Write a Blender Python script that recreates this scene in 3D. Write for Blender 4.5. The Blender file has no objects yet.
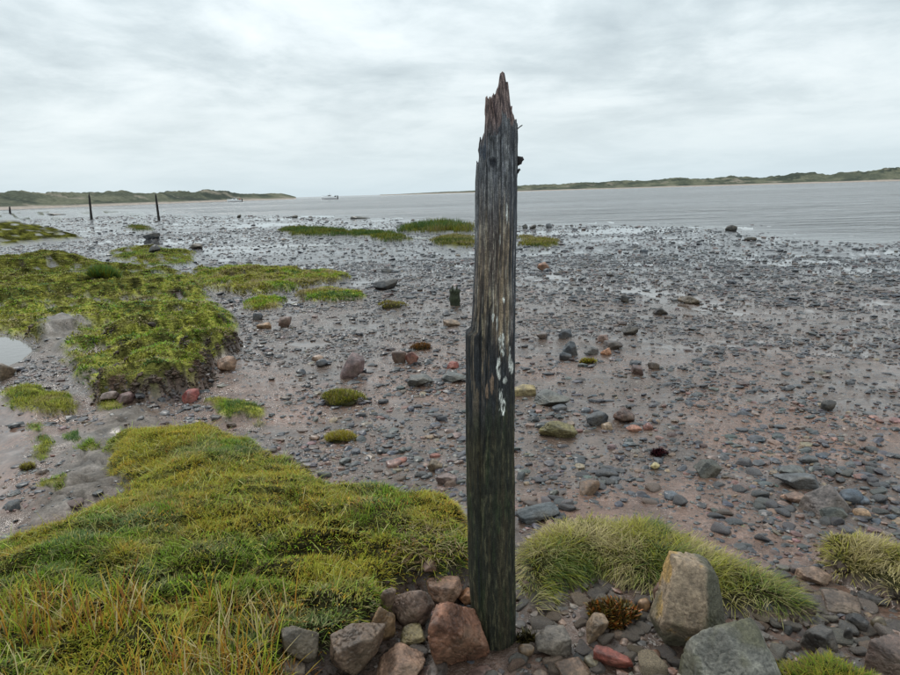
import bpy, bmesh, math, random
import numpy as np
random.seed(7); RS = np.random.RandomState(11)
sc = bpy.context.scene
COL = sc.collection
# ------------------------------------------------------------------ camera
CZ = 1.55; F = 680.0
pit = math.radians(12.03); rol = math.radians(1.72)
fw = np.array([0, math.cos(pit), -math.sin(pit)])
r0 = np.array([1.0, 0, 0]); u0 = np.array([0, math.sin(pit), math.cos(pit)])
RT = math.cos(rol)*r0 - math.sin(rol)*u0
UP = math.sin(rol)*r0 + math.cos(rol)*u0
CAM = np.array([0, 0, CZ])
from mathutils import Matrix, Vector
cd = bpy.data.cameras.new('camera'); cam = bpy.data.objects.new('camera', cd); COL.objects.link(cam)
M = Matrix(((RT[0], UP[0], -fw[0], 0), (RT[1], UP[1], -fw[1], 0), (RT[2], UP[2], -fw[2], CZ), (0, 0, 0, 1)))
cam.matrix_world = M
cd.sensor_width = 36; cd.lens = 36*F/900; cd.clip_start = 0.05; cd.clip_end = 20000
sc.camera = cam
# ------------------------------------------------------------------ sky and sun
SUN_EL, SUN_AZ = math.radians(52), math.radians(-35)      # azimuth from +y towards +x
w = bpy.data.worlds.new('World'); sc.world = w; w.use_nodes = True
nt = w.node_tree; nt.nodes.clear()
def N(nt, t, **k):
    n = nt.nodes.new(t)
    for a, b in k.items():
        if a.startswith('i_'):
            n.inputs[a[2:].replace('_', ' ')].default_value = b
        else: setattr(n, a, b)
    return n
L = lambda nt, a, b: nt.links.new(a, b)
def math_n(nt, op, a, b=None, c=None, clamp=False):
    n = nt.nodes.new('ShaderNodeMath'); n.operation = op; n.use_clamp = clamp
    for i, v in enumerate((a, b, c)):
        if v is None: continue
        if isinstance(v, (int, float)): n.inputs[i].default_value = v
        else: nt.links.new(v, n.inputs[i])
    return n.outputs[0]
def ramp(nt, fac, stops, interp='LINEAR'):
    n = nt.nodes.new('ShaderNodeValToRGB'); cr = n.color_ramp; cr.interpolation = interp
    while len(cr.elements) < len(stops): cr.elements.new(0.5)
    for e, (p, c) in zip(cr.elements, stops):
        e.position = p; e.color = (c, c, c, 1) if isinstance(c, (int, float)) else (*c, 1)
    nt.links.new(fac, n.inputs[0]); return n.outputs[0]
def mixc(nt, fac, a, b, mode='MIX'):
    n = nt.nodes.new('ShaderNodeMix'); n.data_type = 'RGBA'; n.blend_type = mode
    for i, v in ((0, fac), (6, a), (7, b)):
        if isinstance(v, (int, float)): n.inputs[i].default_value = v
        elif isinstance(v, tuple): n.inputs[i].default_value = (*v, 1)
        else: nt.links.new(v, n.inputs[i])
    return n.outputs[2]
tc = N(nt, 'ShaderNodeTexCoord')
sky = N(nt, 'ShaderNodeTexSky', sky_type='NISHITA', sun_disc=False, sun_elevation=SUN_EL, sun_rotation=SUN_AZ, air_density=1.2, dust_density=2.5)
sep = N(nt, 'ShaderNodeSeparateXYZ'); L(nt, tc.outputs['Generated'], sep.inputs[0])
zc = math_n(nt, 'MAXIMUM', sep.outputs[2], 0.0)
zz = math_n(nt, 'ADD', zc, 0.17)
cx = math_n(nt, 'DIVIDE', sep.outputs[0], zz); cy = math_n(nt, 'DIVIDE', sep.outputs[1], zz)
cmb = N(nt, 'ShaderNodeCombineXYZ'); L(nt, cx, cmb.inputs[0]); L(nt, cy, cmb.inputs[1])
n1 = N(nt, 'ShaderNodeTexNoise', i_Scale=0.8, i_Detail=7.0, i_Roughness=0.55, i_Distortion=0.6); L(nt, cmb.outputs[0], n1.inputs['Vector'])
n2 = N(nt, 'ShaderNodeTexNoise', i_Scale=2.6, i_Detail=6.0, i_Roughness=0.6, i_Distortion=0.3); L(nt, cmb.outputs[0], n2.inputs['Vector'])
nn = math_n(nt, 'ADD', math_n(nt, 'MULTIPLY', n1.outputs[0], 0.68), math_n(nt, 'MULTIPLY', n2.outputs[0], 0.32))
cl = ramp(nt, nn, [(0.36, (0.47, 0.55, 0.59)), (0.46, (0.62, 0.705, 0.74)), (0.53, (0.76, 0.84, 0.87)), (0.63, (0.91, 0.975, 0.99))])
hz = ramp(nt, zc, [(0.0, (0.71, 0.845, 0.91)), (0.10, (0.79, 0.89, 0.93)), (0.22, (0.70, 0.80, 0.84))])
hf = ramp(nt, zc, [(0.0, 0.92), (0.05, 0.72), (0.16, 0.12), (0.3, 0.0)])
cloud = mixc(nt, hf, cl, hz)
zen = math_n(nt, 'MULTIPLY_ADD', zc, 0.85, 0.97)          # an overcast sky is brighter overhead
cloud = mixc(nt, 1.0, cloud, zen, 'MULTIPLY')
bg1 = N(nt, 'ShaderNodeBackground', i_Strength=0.10); L(nt, sky.outputs[0], bg1.inputs[0])
bg2 = N(nt, 'ShaderNodeBackground', i_Strength=1.0); L(nt, cloud, bg2.inputs[0])
mx = N(nt, 'ShaderNodeMixShader'); mx.inputs[0].default_value = 0.94
L(nt, bg1.outputs[0], mx.inputs[1]); L(nt, bg2.outputs[0], mx.inputs[2])
wo = N(nt, 'ShaderNodeOutputWorld'); L(nt, mx.outputs[0], wo.inputs[0])
sd = bpy.data.lights.new('sun', 'SUN'); sd.energy = 1.5; sd.angle = math.radians(10); sd.color = (1, 0.96, 0.9)
so = bpy.data.objects.new('sun', sd); COL.objects.link(so)
sdir = Vector((math.sin(SUN_AZ)*math.cos(SUN_EL), math.cos(SUN_AZ)*math.cos(SUN_EL), math.sin(SUN_EL)))
so.rotation_euler = sdir.to_track_quat('Z', 'Y').to_euler()
sc.view_settings.view_transform = 'Standard'; sc.view_settings.look = 'None'
sc.view_settings.exposure = 0.0; sc.view_settings.gamma = 1
# ------------------------------------------------------------------ numeric helpers
def unproj(px, py, z):
    d = fw + (px-450)/F*RT + (337.5-py)/F*UP
    return CAM + d*((z-CZ)/d[2])
def proj(P):
    q = np.asarray(P, float) - CAM
    dz = q@fw; dz = np.where(dz < 0.05, 0.05, dz)
    return 450+F*(q@RT)/dz, 337.5-F*(q@UP)/dz, dz
def ss(a, b, x):
    t = np.clip((x-a)/(b-a), 0, 1); return t*t*(3-2*t)
def _h(ix, iy, iz, s):
    h = (ix.astype(np.int64)*374761393 + iy.astype(np.int64)*668265263 + iz.astype(np.int64)*2147483647 + s*1274126177) & 0xffffffff
    h = ((h ^ (h >> 13))*1274126177) & 0xffffffff
    h = ((h ^ (h >> 16))*2246822519) & 0xffffffff
    return ((h ^ (h >> 15)) & 0xffffff)/float(0xffffff)
def vn2(x, y, s=0):
    xf = np.floor(x); yf = np.floor(y); fx = x-xf; fy = y-yf; z = np.zeros_like(xf)
    fx = fx*fx*fx*(fx*(fx*6-15)+10); fy = fy*fy*fy*(fy*(fy*6-15)+10)
    a = _h(xf, yf, z, s); b = _h(xf+1, yf, z, s); c = _h(xf, yf+1, z, s); d = _h(xf+1, yf+1, z, s)
    return (a+(b-a)*fx)*(1-fy)+(c+(d-c)*fx)*fy
def vn3(x, y, z, s=0):
    zf = np.floor(z); fz = z-zf; fz = fz*fz*(3-2*fz)
    def lay(k):
        xf = np.floor(x); yf = np.floor(y); fx = x-xf; fy = y-yf
        fx = fx*fx*(3-2*fx); fy = fy*fy*(3-2*fy)
        a = _h(xf, yf, k, s); b = _h(xf+1, yf, k, s); c = _h(xf, yf+1, k, s); d = _h(xf+1, yf+1, k, s)
        return (a+(b-a)*fx)*(1-fy)+(c+(d-c)*fx)*fy
    return lay(zf)*(1-fz)+lay(zf+1)*fz
def fb2(x, y, o=4, s=0, g=0.5):
    r = 0; a = 1; t = 0
    for k in range(o):
        r = r+a*vn2(x*2**k+k*17.3, y*2**k-k*9.1, s+k); t += a; a *= g
    return r/t
def fb3(x, y, z, o=4, s=0, g=0.5):
    r = 0; a = 1; t = 0
    for k in range(o):
        r = r+a*vn3(x*2**k+k*17.3, y*2**k-k*9.1, z*2**k+k*3.7, s+k); t += a; a *= g
    return r/t
def cells(x, y, s=0):
    xf = np.floor(x); yf = np.floor(y); f1 = np.full(x.shape, 9.0); f2 = np.full(x.shape, 9.0); idv = np.zeros(x.shape)
    for i in (-1, 0, 1):
        for j in (-1, 0, 1):
            a = xf+i; b_ = yf+j; z = np.zeros_like(a)
            d = np.hypot(a+_h(a, b_, z, s)-x, b_+_h(a, b_, z, s+1)-y); h = _h(a, b_, z, s+2)
            nw = d < f1; f2 = np.where(nw, f1, np.minimum(f2, d)); idv = np.where(nw, h, idv); f1 = np.where(nw, d, f1)
    return f2-f1, idv
# ------------------------------------------------------------------ object helpers
def link_mesh(name, V, Fs, mats, parent=None, cols=None, attrs=None, smooth=True, label=None, cat=None, group=None, kind=None):
    me = bpy.data.meshes.new(name)
    V = np.asarray(V, np.float32); me.vertices.add(len(V)); me.vertices.foreach_set('co', V.ravel())
    if not isinstance(Fs, list): Fs = [Fs]
    Fs = [np.asarray(f, np.int32) for f in Fs if len(f)]
    nl = sum(f.size for f in Fs); npoly = sum(len(f) for f in Fs)
    me.loops.add(nl); me.polygons.add(npoly)
    me.loops.foreach_set('vertex_index', np.concatenate([f.ravel() for f in Fs]))
    tot = np.concatenate([np.full(len(f), f.shape[1], np.int32) for f in Fs])
    st = np.concatenate([[0], np.cumsum(tot)[:-1]]).astype(np.int32)
    me.polygons.foreach_set('loop_start', st)
    me.polygons.foreach_set('use_smooth', np.full(npoly, smooth))
    me.update(calc_edges=True)
    if cols is not None:
        a = me.color_attributes.new('col', 'FLOAT_COLOR', 'POINT')
        c = np.ones((len(V), 4), np.float32); c[:, :3] = cols; a.data.foreach_set('color', c.ravel())
    for k, v in (attrs or {}).items():
        a = me.attributes.new(k, 'FLOAT', 'POINT'); a.data.foreach_set('value', np.asarray(v, np.float32).ravel())
    for m in (mats if isinstance(mats, (list, tuple)) else [mats]): me.materials.append(m)
    o = bpy.data.objects.new(name, me); COL.objects.link(o)
    if parent is not None: o.parent = parent
    return tag(o, label, cat, group, kind)
def tag(o, label=None, cat=None, group=None, kind=None):
    if label: o['label'] = label
    if cat: o['category'] = cat
    if group: o['group'] = group
    if kind: o['kind'] = kind
    return o
def empty(name, loc, rz=0, **k):
    o = bpy.data.objects.new(name, None); o.location = loc; o.rotation_euler = (0, 0, rz); COL.objects.link(o); return tag(o, **k)
# ------------------------------------------------------------------ materials
def mat(name):
    m = bpy.data.materials.new(name); m.use_nodes = True
    t = m.node_tree; b = t.nodes['Principled BSDF']; return m, t, b
def attr(t, n, typ='GEOMETRY'):
    a = t.nodes.new('ShaderNodeAttribute'); a.attribute_name = n; a.attribute_type = typ; return a
def noise(t, vec, s, d=5, r=0.55, dist=0):
    n = t.nodes.new('ShaderNodeTexNoise'); n.inputs['Scale'].default_value = s; n.inputs['Detail'].default_value = d
    n.inputs['Roughness'].default_value = r; n.inputs['Distortion'].default_value = dist
    t.links.new(vec, n.inputs['Vector']); return n.outputs[0]
def mapping(t, vec, sc_):
    n = t.nodes.new('ShaderNodeMapping'); n.inputs['Scale'].default_value = sc_; t.links.new(vec, n.inputs[0]); return n.outputs[0]
def bump(t, b, h, strength, dist):
    n = t.nodes.new('ShaderNodeBump'); n.inputs['Distance'].default_value = dist
    if isinstance(strength, (int, float)): n.inputs['Strength'].default_value = strength
    else: t.links.new(strength, n.inputs['Strength'])
    t.links.new(h, n.inputs['Height']); t.links.new(n.outputs[0], b.inputs['Normal']); return n

# ground
m_ground, t, b = mat('ground_mud')
geo = N(t, 'ShaderNodeNewGeometry'); P = geo.outputs['Position']
ca = attr(t, 'col').outputs['Color']; wet = attr(t, 'wet').outputs['Fac']; grv = attr(t, 'gravel').outputs['Fac']
nz0 = noise(t, mapping(t, P, (1, 1.0, 1)), 13, 5, 0.6); nz1 = noise(t, P, 35, 6, 0.65); nz2 = noise(t, P, 5, 5)
mul = ramp(t, nz1, [(0.28, 0.55), (0.72, 1.4)]); c = mixc(t, 1.0, ca, mul, 'MULTIPLY')
mul2 = ramp(t, nz2, [(0.32, 0.68), (0.66, 1.22)]); c = mixc(t, 1.0, c, mul2, 'MULTIPLY')
gy_ = attr(t, 'grassy').outputs['Fac']; tfn = noise(t, P, 75, 4, 0.7); c = mixc(t, gy_, c, mixc(t, 1.0, c, ramp(t, tfn, [(0.36, 0.55), (0.5, 1.0), (0.64, 1.5)]), 'MULTIPLY'))
so_ = attr(t, 'soil').outputs['Fac']; st_n = noise(t, mapping(t, P, (5, 5, 45)), 1.0, 6, 0.7, 1.0); c = mixc(t, so_, c, mixc(t, 1.0, c, ramp(t, st_n, [(0.36, 0.22), (0.5, 0.8), (0.62, 1.5)]), 'MULTIPLY'))
vo = N(t, 'ShaderNodeTexVoronoi', i_Scale=34.0, i_Randomness=1.0); L(t, P, vo.inputs['Vector'])
vs = N(t, 'ShaderNodeSeparateColor'); L(t, vo.outputs['Color'], vs.inputs[0])
stc = ramp(t, vs.outputs[0], [(0.0, (0.045, 0.05, 0.06)), (0.45, (0.09, 0.09, 0.095)), (0.8, (0.13, 0.10, 0.08)), (0.95, (0.20, 0.17, 0.14))])
inside = math_n(t, 'LESS_THAN', vo.outputs['Distance'], math_n(t, 'MULTIPLY', vs.outputs[1], 0.55))
sel = math_n(t, 'MULTIPLY', inside, math_n(t, 'LESS_THAN', vs.outputs[2], grv))
dry = math_n(t, 'SUBTRACT', 1.0, wet, clamp=True)
sel = math_n(t, 'MULTIPLY', sel, math_n(t, 'GREATER_THAN', dry, 0.35))
c = mixc(t, sel, c, stc)
L(t, c, b.inputs['Base Color']); L(t, math_n(t, 'MULTIPLY_ADD', attr(t, 'grassy').outputs['Fac'], -0.5, 0.5, True), b.inputs['Specular IOR Level'])
gl = noise(t, mapping(t, P, (1.0, 2.2, 1)), 1.6, 5, 0.6); rg = ramp(t, gl, [(0.40, 0.06), (0.60, 0.30)])
rough = math_n(t, 'MULTIPLY_ADD', math_n(t, 'MULTIPLY', dry, rg), 1.0, 0.035)
rough = math_n(t, 'ADD', rough, math_n(t, 'MULTIPLY', attr(t, 'grassy').outputs['Fac'], 0.4))
L(t, rough, b.inputs['Roughness'])
hgt = math_n(t, 'ADD', math_n(t, 'MULTIPLY_ADD', nz1, 0.9, math_n(t, 'MULTIPLY_ADD', nz0, 1.6, math_n(t, 'MULTIPLY', math_n(t, 'MULTIPLY', so_, st_n), 2.0))), math_n(t, 'MULTIPLY', sel, math_n(t, 'SUBTRACT', 0.5, vo.outputs['Distance'])))
bump(t, b, hgt, math_n(t, 'MULTIPLY', math_n(t, 'MULTIPLY', dry, dry), ramp(t, gl, [(0.38, 0.35), (0.58, 1.0)])), 0.020)

def stone_mat(name, obj_color, rough=(0.22, 0.5), bumpd=0.004, scale=1.0):
    m, t, b = mat(name)
    tcn = N(t, 'ShaderNodeTexCoord'); P = tcn.outputs['Object']
    if obj_color == 'vert':
        base = attr(t, 'col').outputs['Color']; g = N(t, 'ShaderNodeNewGeometry'); P = g.outputs['Position']
    else:
        oi = N(t, 'ShaderNodeObjectInfo'); base = oi.outputs['Color']
    a = noise(t, P, 14*scale, 6, 0.62); bb = noise(t, P, 70*scale, 5, 0.65); cc = noise(t, P, 4.5*scale, 3)
    c = mixc(t, 1.0, base, ramp(t, a, [(0.3, 0.48), (0.5, 0.95), (0.72, 1.7)]), 'MULTIPLY')
    c = mixc(t, 1.0, c, ramp(t, bb, [(0.3, 0.5), (0.7, 1.5)]), 'MULTIPLY')
    if obj_color != 'vert':
        dd_ = noise(t, mapping(t, P, (6, 7, 11)), 1.0, 5, 0.6, 0.8); c = mixc(t, 1.0, c, ramp(t, dd_, [(0.35, 0.55), (0.5, 1.0), (0.66, 1.45)]), 'MULTIPLY')
        c = mixc(t, math_n(t, 'MULTIPLY', ramp(t, cc, [(0.5, 0.0), (0.62, 1.0)]), 0.35), c, (0.12, 0.09, 0.055))
        c = mixc(t, math_n(t, 'MULTIPLY', ramp(t, bb, [(0.66, 0.0), (0.70, 1.0)]), 0.2), c, (0.33, 0.31, 0.27))
    L(t, c, b.inputs['Base Color']); L(t, ramp(t, a, [(0.3, rough[0]), (0.7, rough[1])]), b.inputs['Roughness'])
    bump(t, b, math_n(t, 'ADD', a, math_n(t, 'MULTIPLY', bb, 0.5)), 0.8, bumpd)
    return m
m_pebble = stone_mat('wet_pebble', 'vert', (0.30, 0.52), 0.003, 1.0)
m_stone = stone_mat('wet_stone', 'obj', (0.20, 0.5), 0.006)
m_rock = stone_mat('coarse_rock', 'obj', (0.32, 0.65), 0.014)
m_clod = stone_mat('soil_clod', 'vert', (0.5, 0.85), 0.006, 1.6); m_clod.node_tree.nodes['Principled BSDF'].inputs['Specular IOR Level'].default_value = 0.15
# lichened boulders : base colour from vertex colour
m_lich, t, b = mat('lichen_rock')
tcn = N(t, 'ShaderNodeTexCoord'); P = tcn.outputs['Object']; base = attr(t, 'col').outputs['Color']
a = noise(t, P, 22, 7, 0.65); bb = noise(t, P, 95, 5, 0.7); cc = noise(t, P, 7, 5, 0.6, 0.6)
c = mixc(t, 1.0, base, ramp(t, a, [(0.3, 0.5), (0.5, 1.0), (0.72, 1.55)]), 'MULTIPLY')
c = mixc(t, 1.0, c, ramp(t, bb, [(0.32, 0.55), (0.7, 1.4)]), 'MULTIPLY')
c = mixc(t, math_n(t, 'MULTIPLY', ramp(t, cc, [(0.52, 0.0), (0.6, 1.0)]), 0.5), c, (0.10, 0.095, 0.05))
L(t, c, b.inputs['Base Color']); L(t, ramp(t, a, [(0.3, 0.5), (0.7, 0.85)]), b.inputs['Roughness'])
bump(t, b, math_n(t, 'ADD', a, math_n(t, 'MULTIPLY', bb, 0.6)), 0.9, 0.012)
# grass
def leaf_mat(name, tr=0.25, rough=0.5):
    m, t, b = mat(name); ca = attr(t, 'col').outputs['Color']
    L(t, ca, b.inputs['Base Color']); b.inputs['Roughness'].default_value = rough; b.inputs['Specular IOR Level'].default_value = 0.5 if rough < 0.4 else 0.18
    tl = N(t, 'ShaderNodeBsdfTranslucent'); L(t, ca, tl.inputs[0])
    mx = N(t, 'ShaderNodeMixShader'); mx.inputs[0].default_value = tr
    L(t, b.outputs[0], mx.inputs[1]); L(t, tl.outputs[0], mx.inputs[2])
    L(t, mx.outputs[0], t.nodes['Material Output'].inputs[0]); return m
m_grass = leaf_mat('grass_blades', 0.3, 0.5)
m_weed = leaf_mat('seaweed_fronds', 0.2, 0.25)
# wood
m_wood, t, b = mat('weathered_wood')
g = N(t, 'ShaderNodeTexCoord'); P = g.outputs['Object']; ca = attr(t, 'col').outputs['Color']
gr = noise(t, mapping(t, P, (1, 1, 0.13)), 190, 7, 0.75, 0.3); g2 = noise(t, mapping(t, P, (1, 1, 0.45)), 60, 6, 0.7, 0.4); sp = noise(t, P, 420, 4, 0.7)
c = mixc(t, 1.0, ca, ramp(t, gr, [(0.32, 0.45), (0.5, 0.95), (0.68, 1.7)]), 'MULTIPLY')
c = mixc(t, 1.0, c, ramp(t, g2, [(0.35, 0.55), (0.65, 1.5)]), 'MULTIPLY')
c = mixc(t, 1.0, c, ramp(t, sp, [(0.38, 0.45), (0.62, 1.7)]), 'MULTIPLY')
L(t, c, b.inputs['Base Color']); L(t, ramp(t, g2, [(0.3, 0.5), (0.7, 0.85)]), b.inputs['Roughness']); b.inputs['Specular IOR Level'].default_value = 0.3
bump(t, b, math_n(t, 'ADD', gr, math_n(t, 'MULTIPLY', g2, 0.6)), 0.9, 0.006)
# water
m_sea, t, b = mat('estuary_water')
g = N(t, 'ShaderNodeNewGeometry'); P = g.outputs['Position']
cn = noise(t, mapping(t, P, (0.02, 0.05, 1)), 1.0, 4)
L(t, mixc(t, cn, (0.070, 0.073, 0.076), (0.125, 0.122, 0.120)), b.inputs['Base Color'])
b.inputs['Roughness'].default_value = 0.16; b.inputs['IOR'].default_value = 1.33
w1 = noise(t, mapping(t, P, (0.55, 1.3, 1)), 1.0, 6, 0.62, 0.4); w2 = noise(t, mapping(t, P, (0.08, 0.24, 1)), 1.0, 4, 0.6)
calm = ramp(t, noise(t, mapping(t, P, (0.012, 0.06, 1)), 1.0, 3), [(0.38, 0.5), (0.6, 1.0)])
shal = attr(t, 'depth').outputs['Fac']
bump(t, b, math_n(t, 'ADD', w1, math_n(t, 'MULTIPLY', w2, 4.5)), math_n(t, 'MULTIPLY', calm, shal), 1.1)
m_pool, t, b = mat('still_pool_water')
b.inputs['Base Color'].default_value = (0.17, 0.16, 0.15, 1); b.inputs['Roughness'].default_value = 0.03; b.inputs['IOR'].default_value = 1.4
g = N(t, 'ShaderNodeNewGeometry'); bump(t, b, noise(t, g.outputs['Position'], 9, 3), 0.15, 0.01)

# ------------------------------------------------------------------ terrain definition
SEA = -0.42
class Poly:
    def __init__(s, px, z, world=False):
        s.P = np.array([unproj(a, b_, z)[:2] for a, b_ in px]) if not world else np.array(px)
        s.lo = s.P.min(0)-1.5; s.hi = s.P.max(0)+1.5
    def sd(s, x, y):
        out = np.full(x.shape, -1.5)
        m = (x > s.lo[0]) & (x < s.hi[0]) & (y > s.lo[1]) & (y < s.hi[1])
        if m.any(): out[m] = s._sd(x[m], y[m])
        return out
    def _sd(s, x, y):
        d = np.full(x.shape, 1e9); ins = np.zeros(x.shape, bool); n = len(s.P)
        for i in range(n):
            a = s.P[i]; b_ = s.P[(i+1) % n]; e = b_-a
            tt = np.clip(((x-a[0])*e[0]+(y-a[1])*e[1])/(e@e+1e-12), 0, 1)
            d = np.minimum(d, np.hypot(x-a[0]-tt*e[0], y-a[1]-tt*e[1]))
            if a[1] != b_[1]:
                c_ = (a[1] > y) != (b_[1] > y)
                ins ^= c_ & (x < (b_[0]-a[0])*(y-a[1])/(b_[1]-a[1])+a[0])
        return np.where(ins, d, -d)
beach = Poly([(1500, 300), (1150, 262), (960, 250), (900, 246), (820, 243), (770, 240), (748, 236), (715, 231.5), (690, 228), (600, 226.5), (540, 226), (480, 227), (440, 224), (405, 222), (385, 219.5), (340, 218.5), (300, 216.5), (250, 216), (200, 217), (160, 214.5), (132, 209.5), (60, 209.8), (0, 211.3), (-300, 220), (-900, 260), (-2500, 500), (-1500, 900), (1500, 900)], SEA)
beach.lo -= 400; beach.hi += 400
MND = {
 'A': dict(px=[(-160, 560), (-60, 545), (0, 527), (40, 511), (85, 489), (124, 474), (128, 456), (100, 430), (118, 408), (200, 405), (262, 427), (292, 442), (312, 462), (370, 471), (430, 479), (455, 500), (468, 520), (466, 556), (440, 568), (405, 560), (385, 578), (368, 598), (340, 612), (300, 628), (285, 660), (270, 700), (240, 780), (-400, 1100), (-900, 900)], z=0.13, h=0.20, e=0.10, l=0.05),
 'B': dict(px=[(512, 560), (516, 532), (545, 512), (590, 500), (640, 500), (690, 516), (740, 545), (790, 570), (828, 600), (815, 612), (770, 604), (720, 600), (690, 590), (640, 580), (600, 568), (565, 578), (545, 598), (522, 598)], z=0.06, h=0.105, e=0.18, l=0.05),
 'L1': dict(px=[(94, 386), (100, 370), (126, 358), (168, 349), (206, 346), (220, 353), (204, 372), (158, 386)], z=0.0, h=0.30, e=0.10, l=0.05),
 'L2': dict(px=[(110, 350), (128, 338), (180, 330), (230, 327), (242, 335), (226, 344), (178, 345), (136, 352)], z=0.0, h=0.30, e=0.12, l=0.06),
 'L3': dict(px=[(92, 330), (120, 318), (180, 311), (228, 312), (238, 319), (186, 324), (128, 332)], z=0.0, h=0.30, e=0.14, l=0.06),
 'L5': dict(px=[(20, 322), (40, 306), (90, 300), (160, 298), (214, 299), (222, 306), (170, 307), (96, 312), (70, 322), (44, 330)], z=0.0, h=0.27, e=0.16, l=0.08),
 'L4': dict(px=[(-260, 276), (0, 266), (80, 266), (150, 268), (196, 276), (208, 286), (150, 290), (60, 288), (0, 298), (-260, 315)], z=-0.02, h=0.28, e=0.2, l=0.10),
 'L6': dict(px=[(-260, 262), (0, 252), (60, 247), (110, 256), (160, 260), (120, 263), (60, 258), (0, 262), (-260, 272)], z=-0.05, h=0.24, e=0.25, l=0.10),
 'C1': dict(px=[(-260, 262), (-100, 254), (0, 250), (60, 244), (110, 255), (170, 259), (200, 270), (208, 290), (236, 310), (241, 328), (236, 345), (219, 352), (205, 368), (160, 384), (95, 390), (70, 376), (66, 362), (52, 345), (30, 335), (0, 326), (-260, 345)], z=-0.08, h=0.12, e=0.14, l=0.06),
 'C2': dict(px=[(190, 262), (260, 262), (318, 267), (352, 269), (350, 274), (300, 283), (262, 291), (225, 287), (198, 283)], z=-0.12, h=0.18, e=0.14, l=0.08),
 'C3': dict(px=[(290, 292), (330, 288), (368, 293), (365, 299), (310, 301)], z=-0.2, h=0.10, e=0.10, l=0.05),
 'C4': dict(px=[(240, 301), (262, 295), (285, 297), (282, 307), (244, 309)], z=-0.18, h=0.08, e=0.1, l=0.04),
 'C5': dict(px=[(196, 395), (215, 393), (250, 398), (275, 412), (262, 425), (225, 412)], z=-0.10, h=0.06, e=0.12, l=0.03),
 'D': dict(px=[(-260, 240), (-60, 224), (0, 220), (30, 222), (62, 228), (88, 236), (60, 239), (0, 243), (-260, 262)], z=-0.2, h=0.16, e=0.4, l=0.10),
 'D2': dict(px=[(108, 246), (130, 242), (165, 243), (200, 248), (196, 260), (140, 262), (108, 254)], z=-0.2, h=0.09, e=0.3, l=0.10),
 'J': dict(px=[(0, 392), (22, 384), (48, 385), (72, 394), (84, 404), (60, 412), (28, 414), (4, 404)], z=-0.12, h=0.07, e=0.1, l=0.04),
 'J2': dict(px=[(26, 412), (44, 416), (56, 430), (52, 450), (40, 456), (30, 440)], z=-0.08, h=0.03, e=0.08, l=0.02),
 'K1': dict(px=[(82, 389), (104, 386), (128, 394), (122, 406), (100, 409), (86, 402)], z=-0.08, h=0.05, e=0.09, l=0.03),
 'K2': dict(px=[(58, 424), (76, 418), (100, 430), (96, 446), (78, 444), (62, 436)], z=-0.04, h=0.035, e=0.08, l=0.02),
 'K3': dict(px=[(36, 470), (58, 462), (82, 470), (70, 486), (44, 490)], z=-0.02, h=0.03, e=0.08, l=0.02),
 'Nn': dict(px=[(812, 532), (830, 526), (870, 535), (905, 545), (1000, 560), (1000, 610), (900, 592), (860, 572), (830, 556)], z=0.0, h=0.10, e=0.08, l=0.03),
 'O': dict(px=[(772, 664), (795, 655), (830, 652), (862, 664), (890, 682), (900, 730), (780, 730)], z=0.04, h=0.10, e=0.08, l=0.03),
 'E': dict(px=[(119, 227), (132, 224), (150, 226), (157, 230), (135, 231)], z=-0.3, h=0.12, e=0.5, l=0.04),
 'F': dict(px=[(273, 229), (290, 226.5), (320, 227), (345, 229), (378, 231), (376, 234), (330, 235), (290, 234.5)], z=-0.28, h=0.14, e=0.4, l=0.05),
 'F2': dict(px=[(352, 233), (385, 230.5), (405, 234), (417, 239), (395, 240.5), (370, 238)], z=-0.28, h=0.12, e=0.4, l=0.05),
 'G': dict(px=[(396, 228), (420, 224), (452, 222), (476, 226), (478, 231), (430, 232), (398, 231)], z=-0.3, h=0.12, e=0.4, l=0.05),
 'H': dict(px=[(430, 238), (450, 233), (478, 235), (482, 244), (455, 247), (434, 244)], z=-0.28, h=0.10, e=0.4, l=0.05),
 'I': dict(px=[(514, 235), (535, 233.5), (560, 237), (563, 243), (548, 247), (518, 243)], z=-0.28, h=0.07, e=0.4, l=0.05),
}
for k, m in MND.items():
    m['p'] = Poly(m['px'], m['z']); m['s'] = sum(map(ord, k))*7
silt = Poly([(-40, 545), (20, 500), (40, 470), (60, 440), (95, 398), (150, 388), (175, 412), (120, 425), (150, 460), (130, 485), (60, 512)], -0.02)
siltC = Poly([(42, 310), (62, 306), (84, 312), (74, 330), (48, 338), (36, 326)], 0.05)
pool = Poly([(-120, 318), (-40, 324), (0, 330), (28, 338), (42, 350), (26, 362), (22, 374), (8, 392), (-10, 404), (-120, 420)], -0.2)
chan = Poly([(-140, 408), (0, 396), (18, 398), (34, 412), (26, 440), (18, 472), (0, 506), (-140, 560)], -0.14)
PUD = [Poly(p, -0.28) for p in (
  [(610, 291), (640, 289), (700, 293), (732, 302), (755, 313), (768, 322), (745, 326), (715, 317), (680, 309), (655, 303), (615, 298)],
  [(205, 290), (240, 287), (285, 290), (275, 295), (225, 299), (200, 296)],
  [(262, 304), (300, 300), (330, 304), (280, 308)],
  [(208, 262), (232, 260), (262, 261), (240, 265)],
  [(735, 262), (800, 256), (900, 262), (900, 270), (830, 268)],
  [(835, 332), (905, 334), (905, 344), (850, 341)],
  [(260, 393), (300, 392), (315, 400), (300, 412), (262, 408)],
  [(520, 270), (560, 272), (600, 283), (570, 287), (528, 279)],
  [(120, 240), (150, 238), (215, 240), (180, 243), (140, 243)],
  [(372, 382), (398, 384), (396, 392), (372, 391)])]
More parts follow.
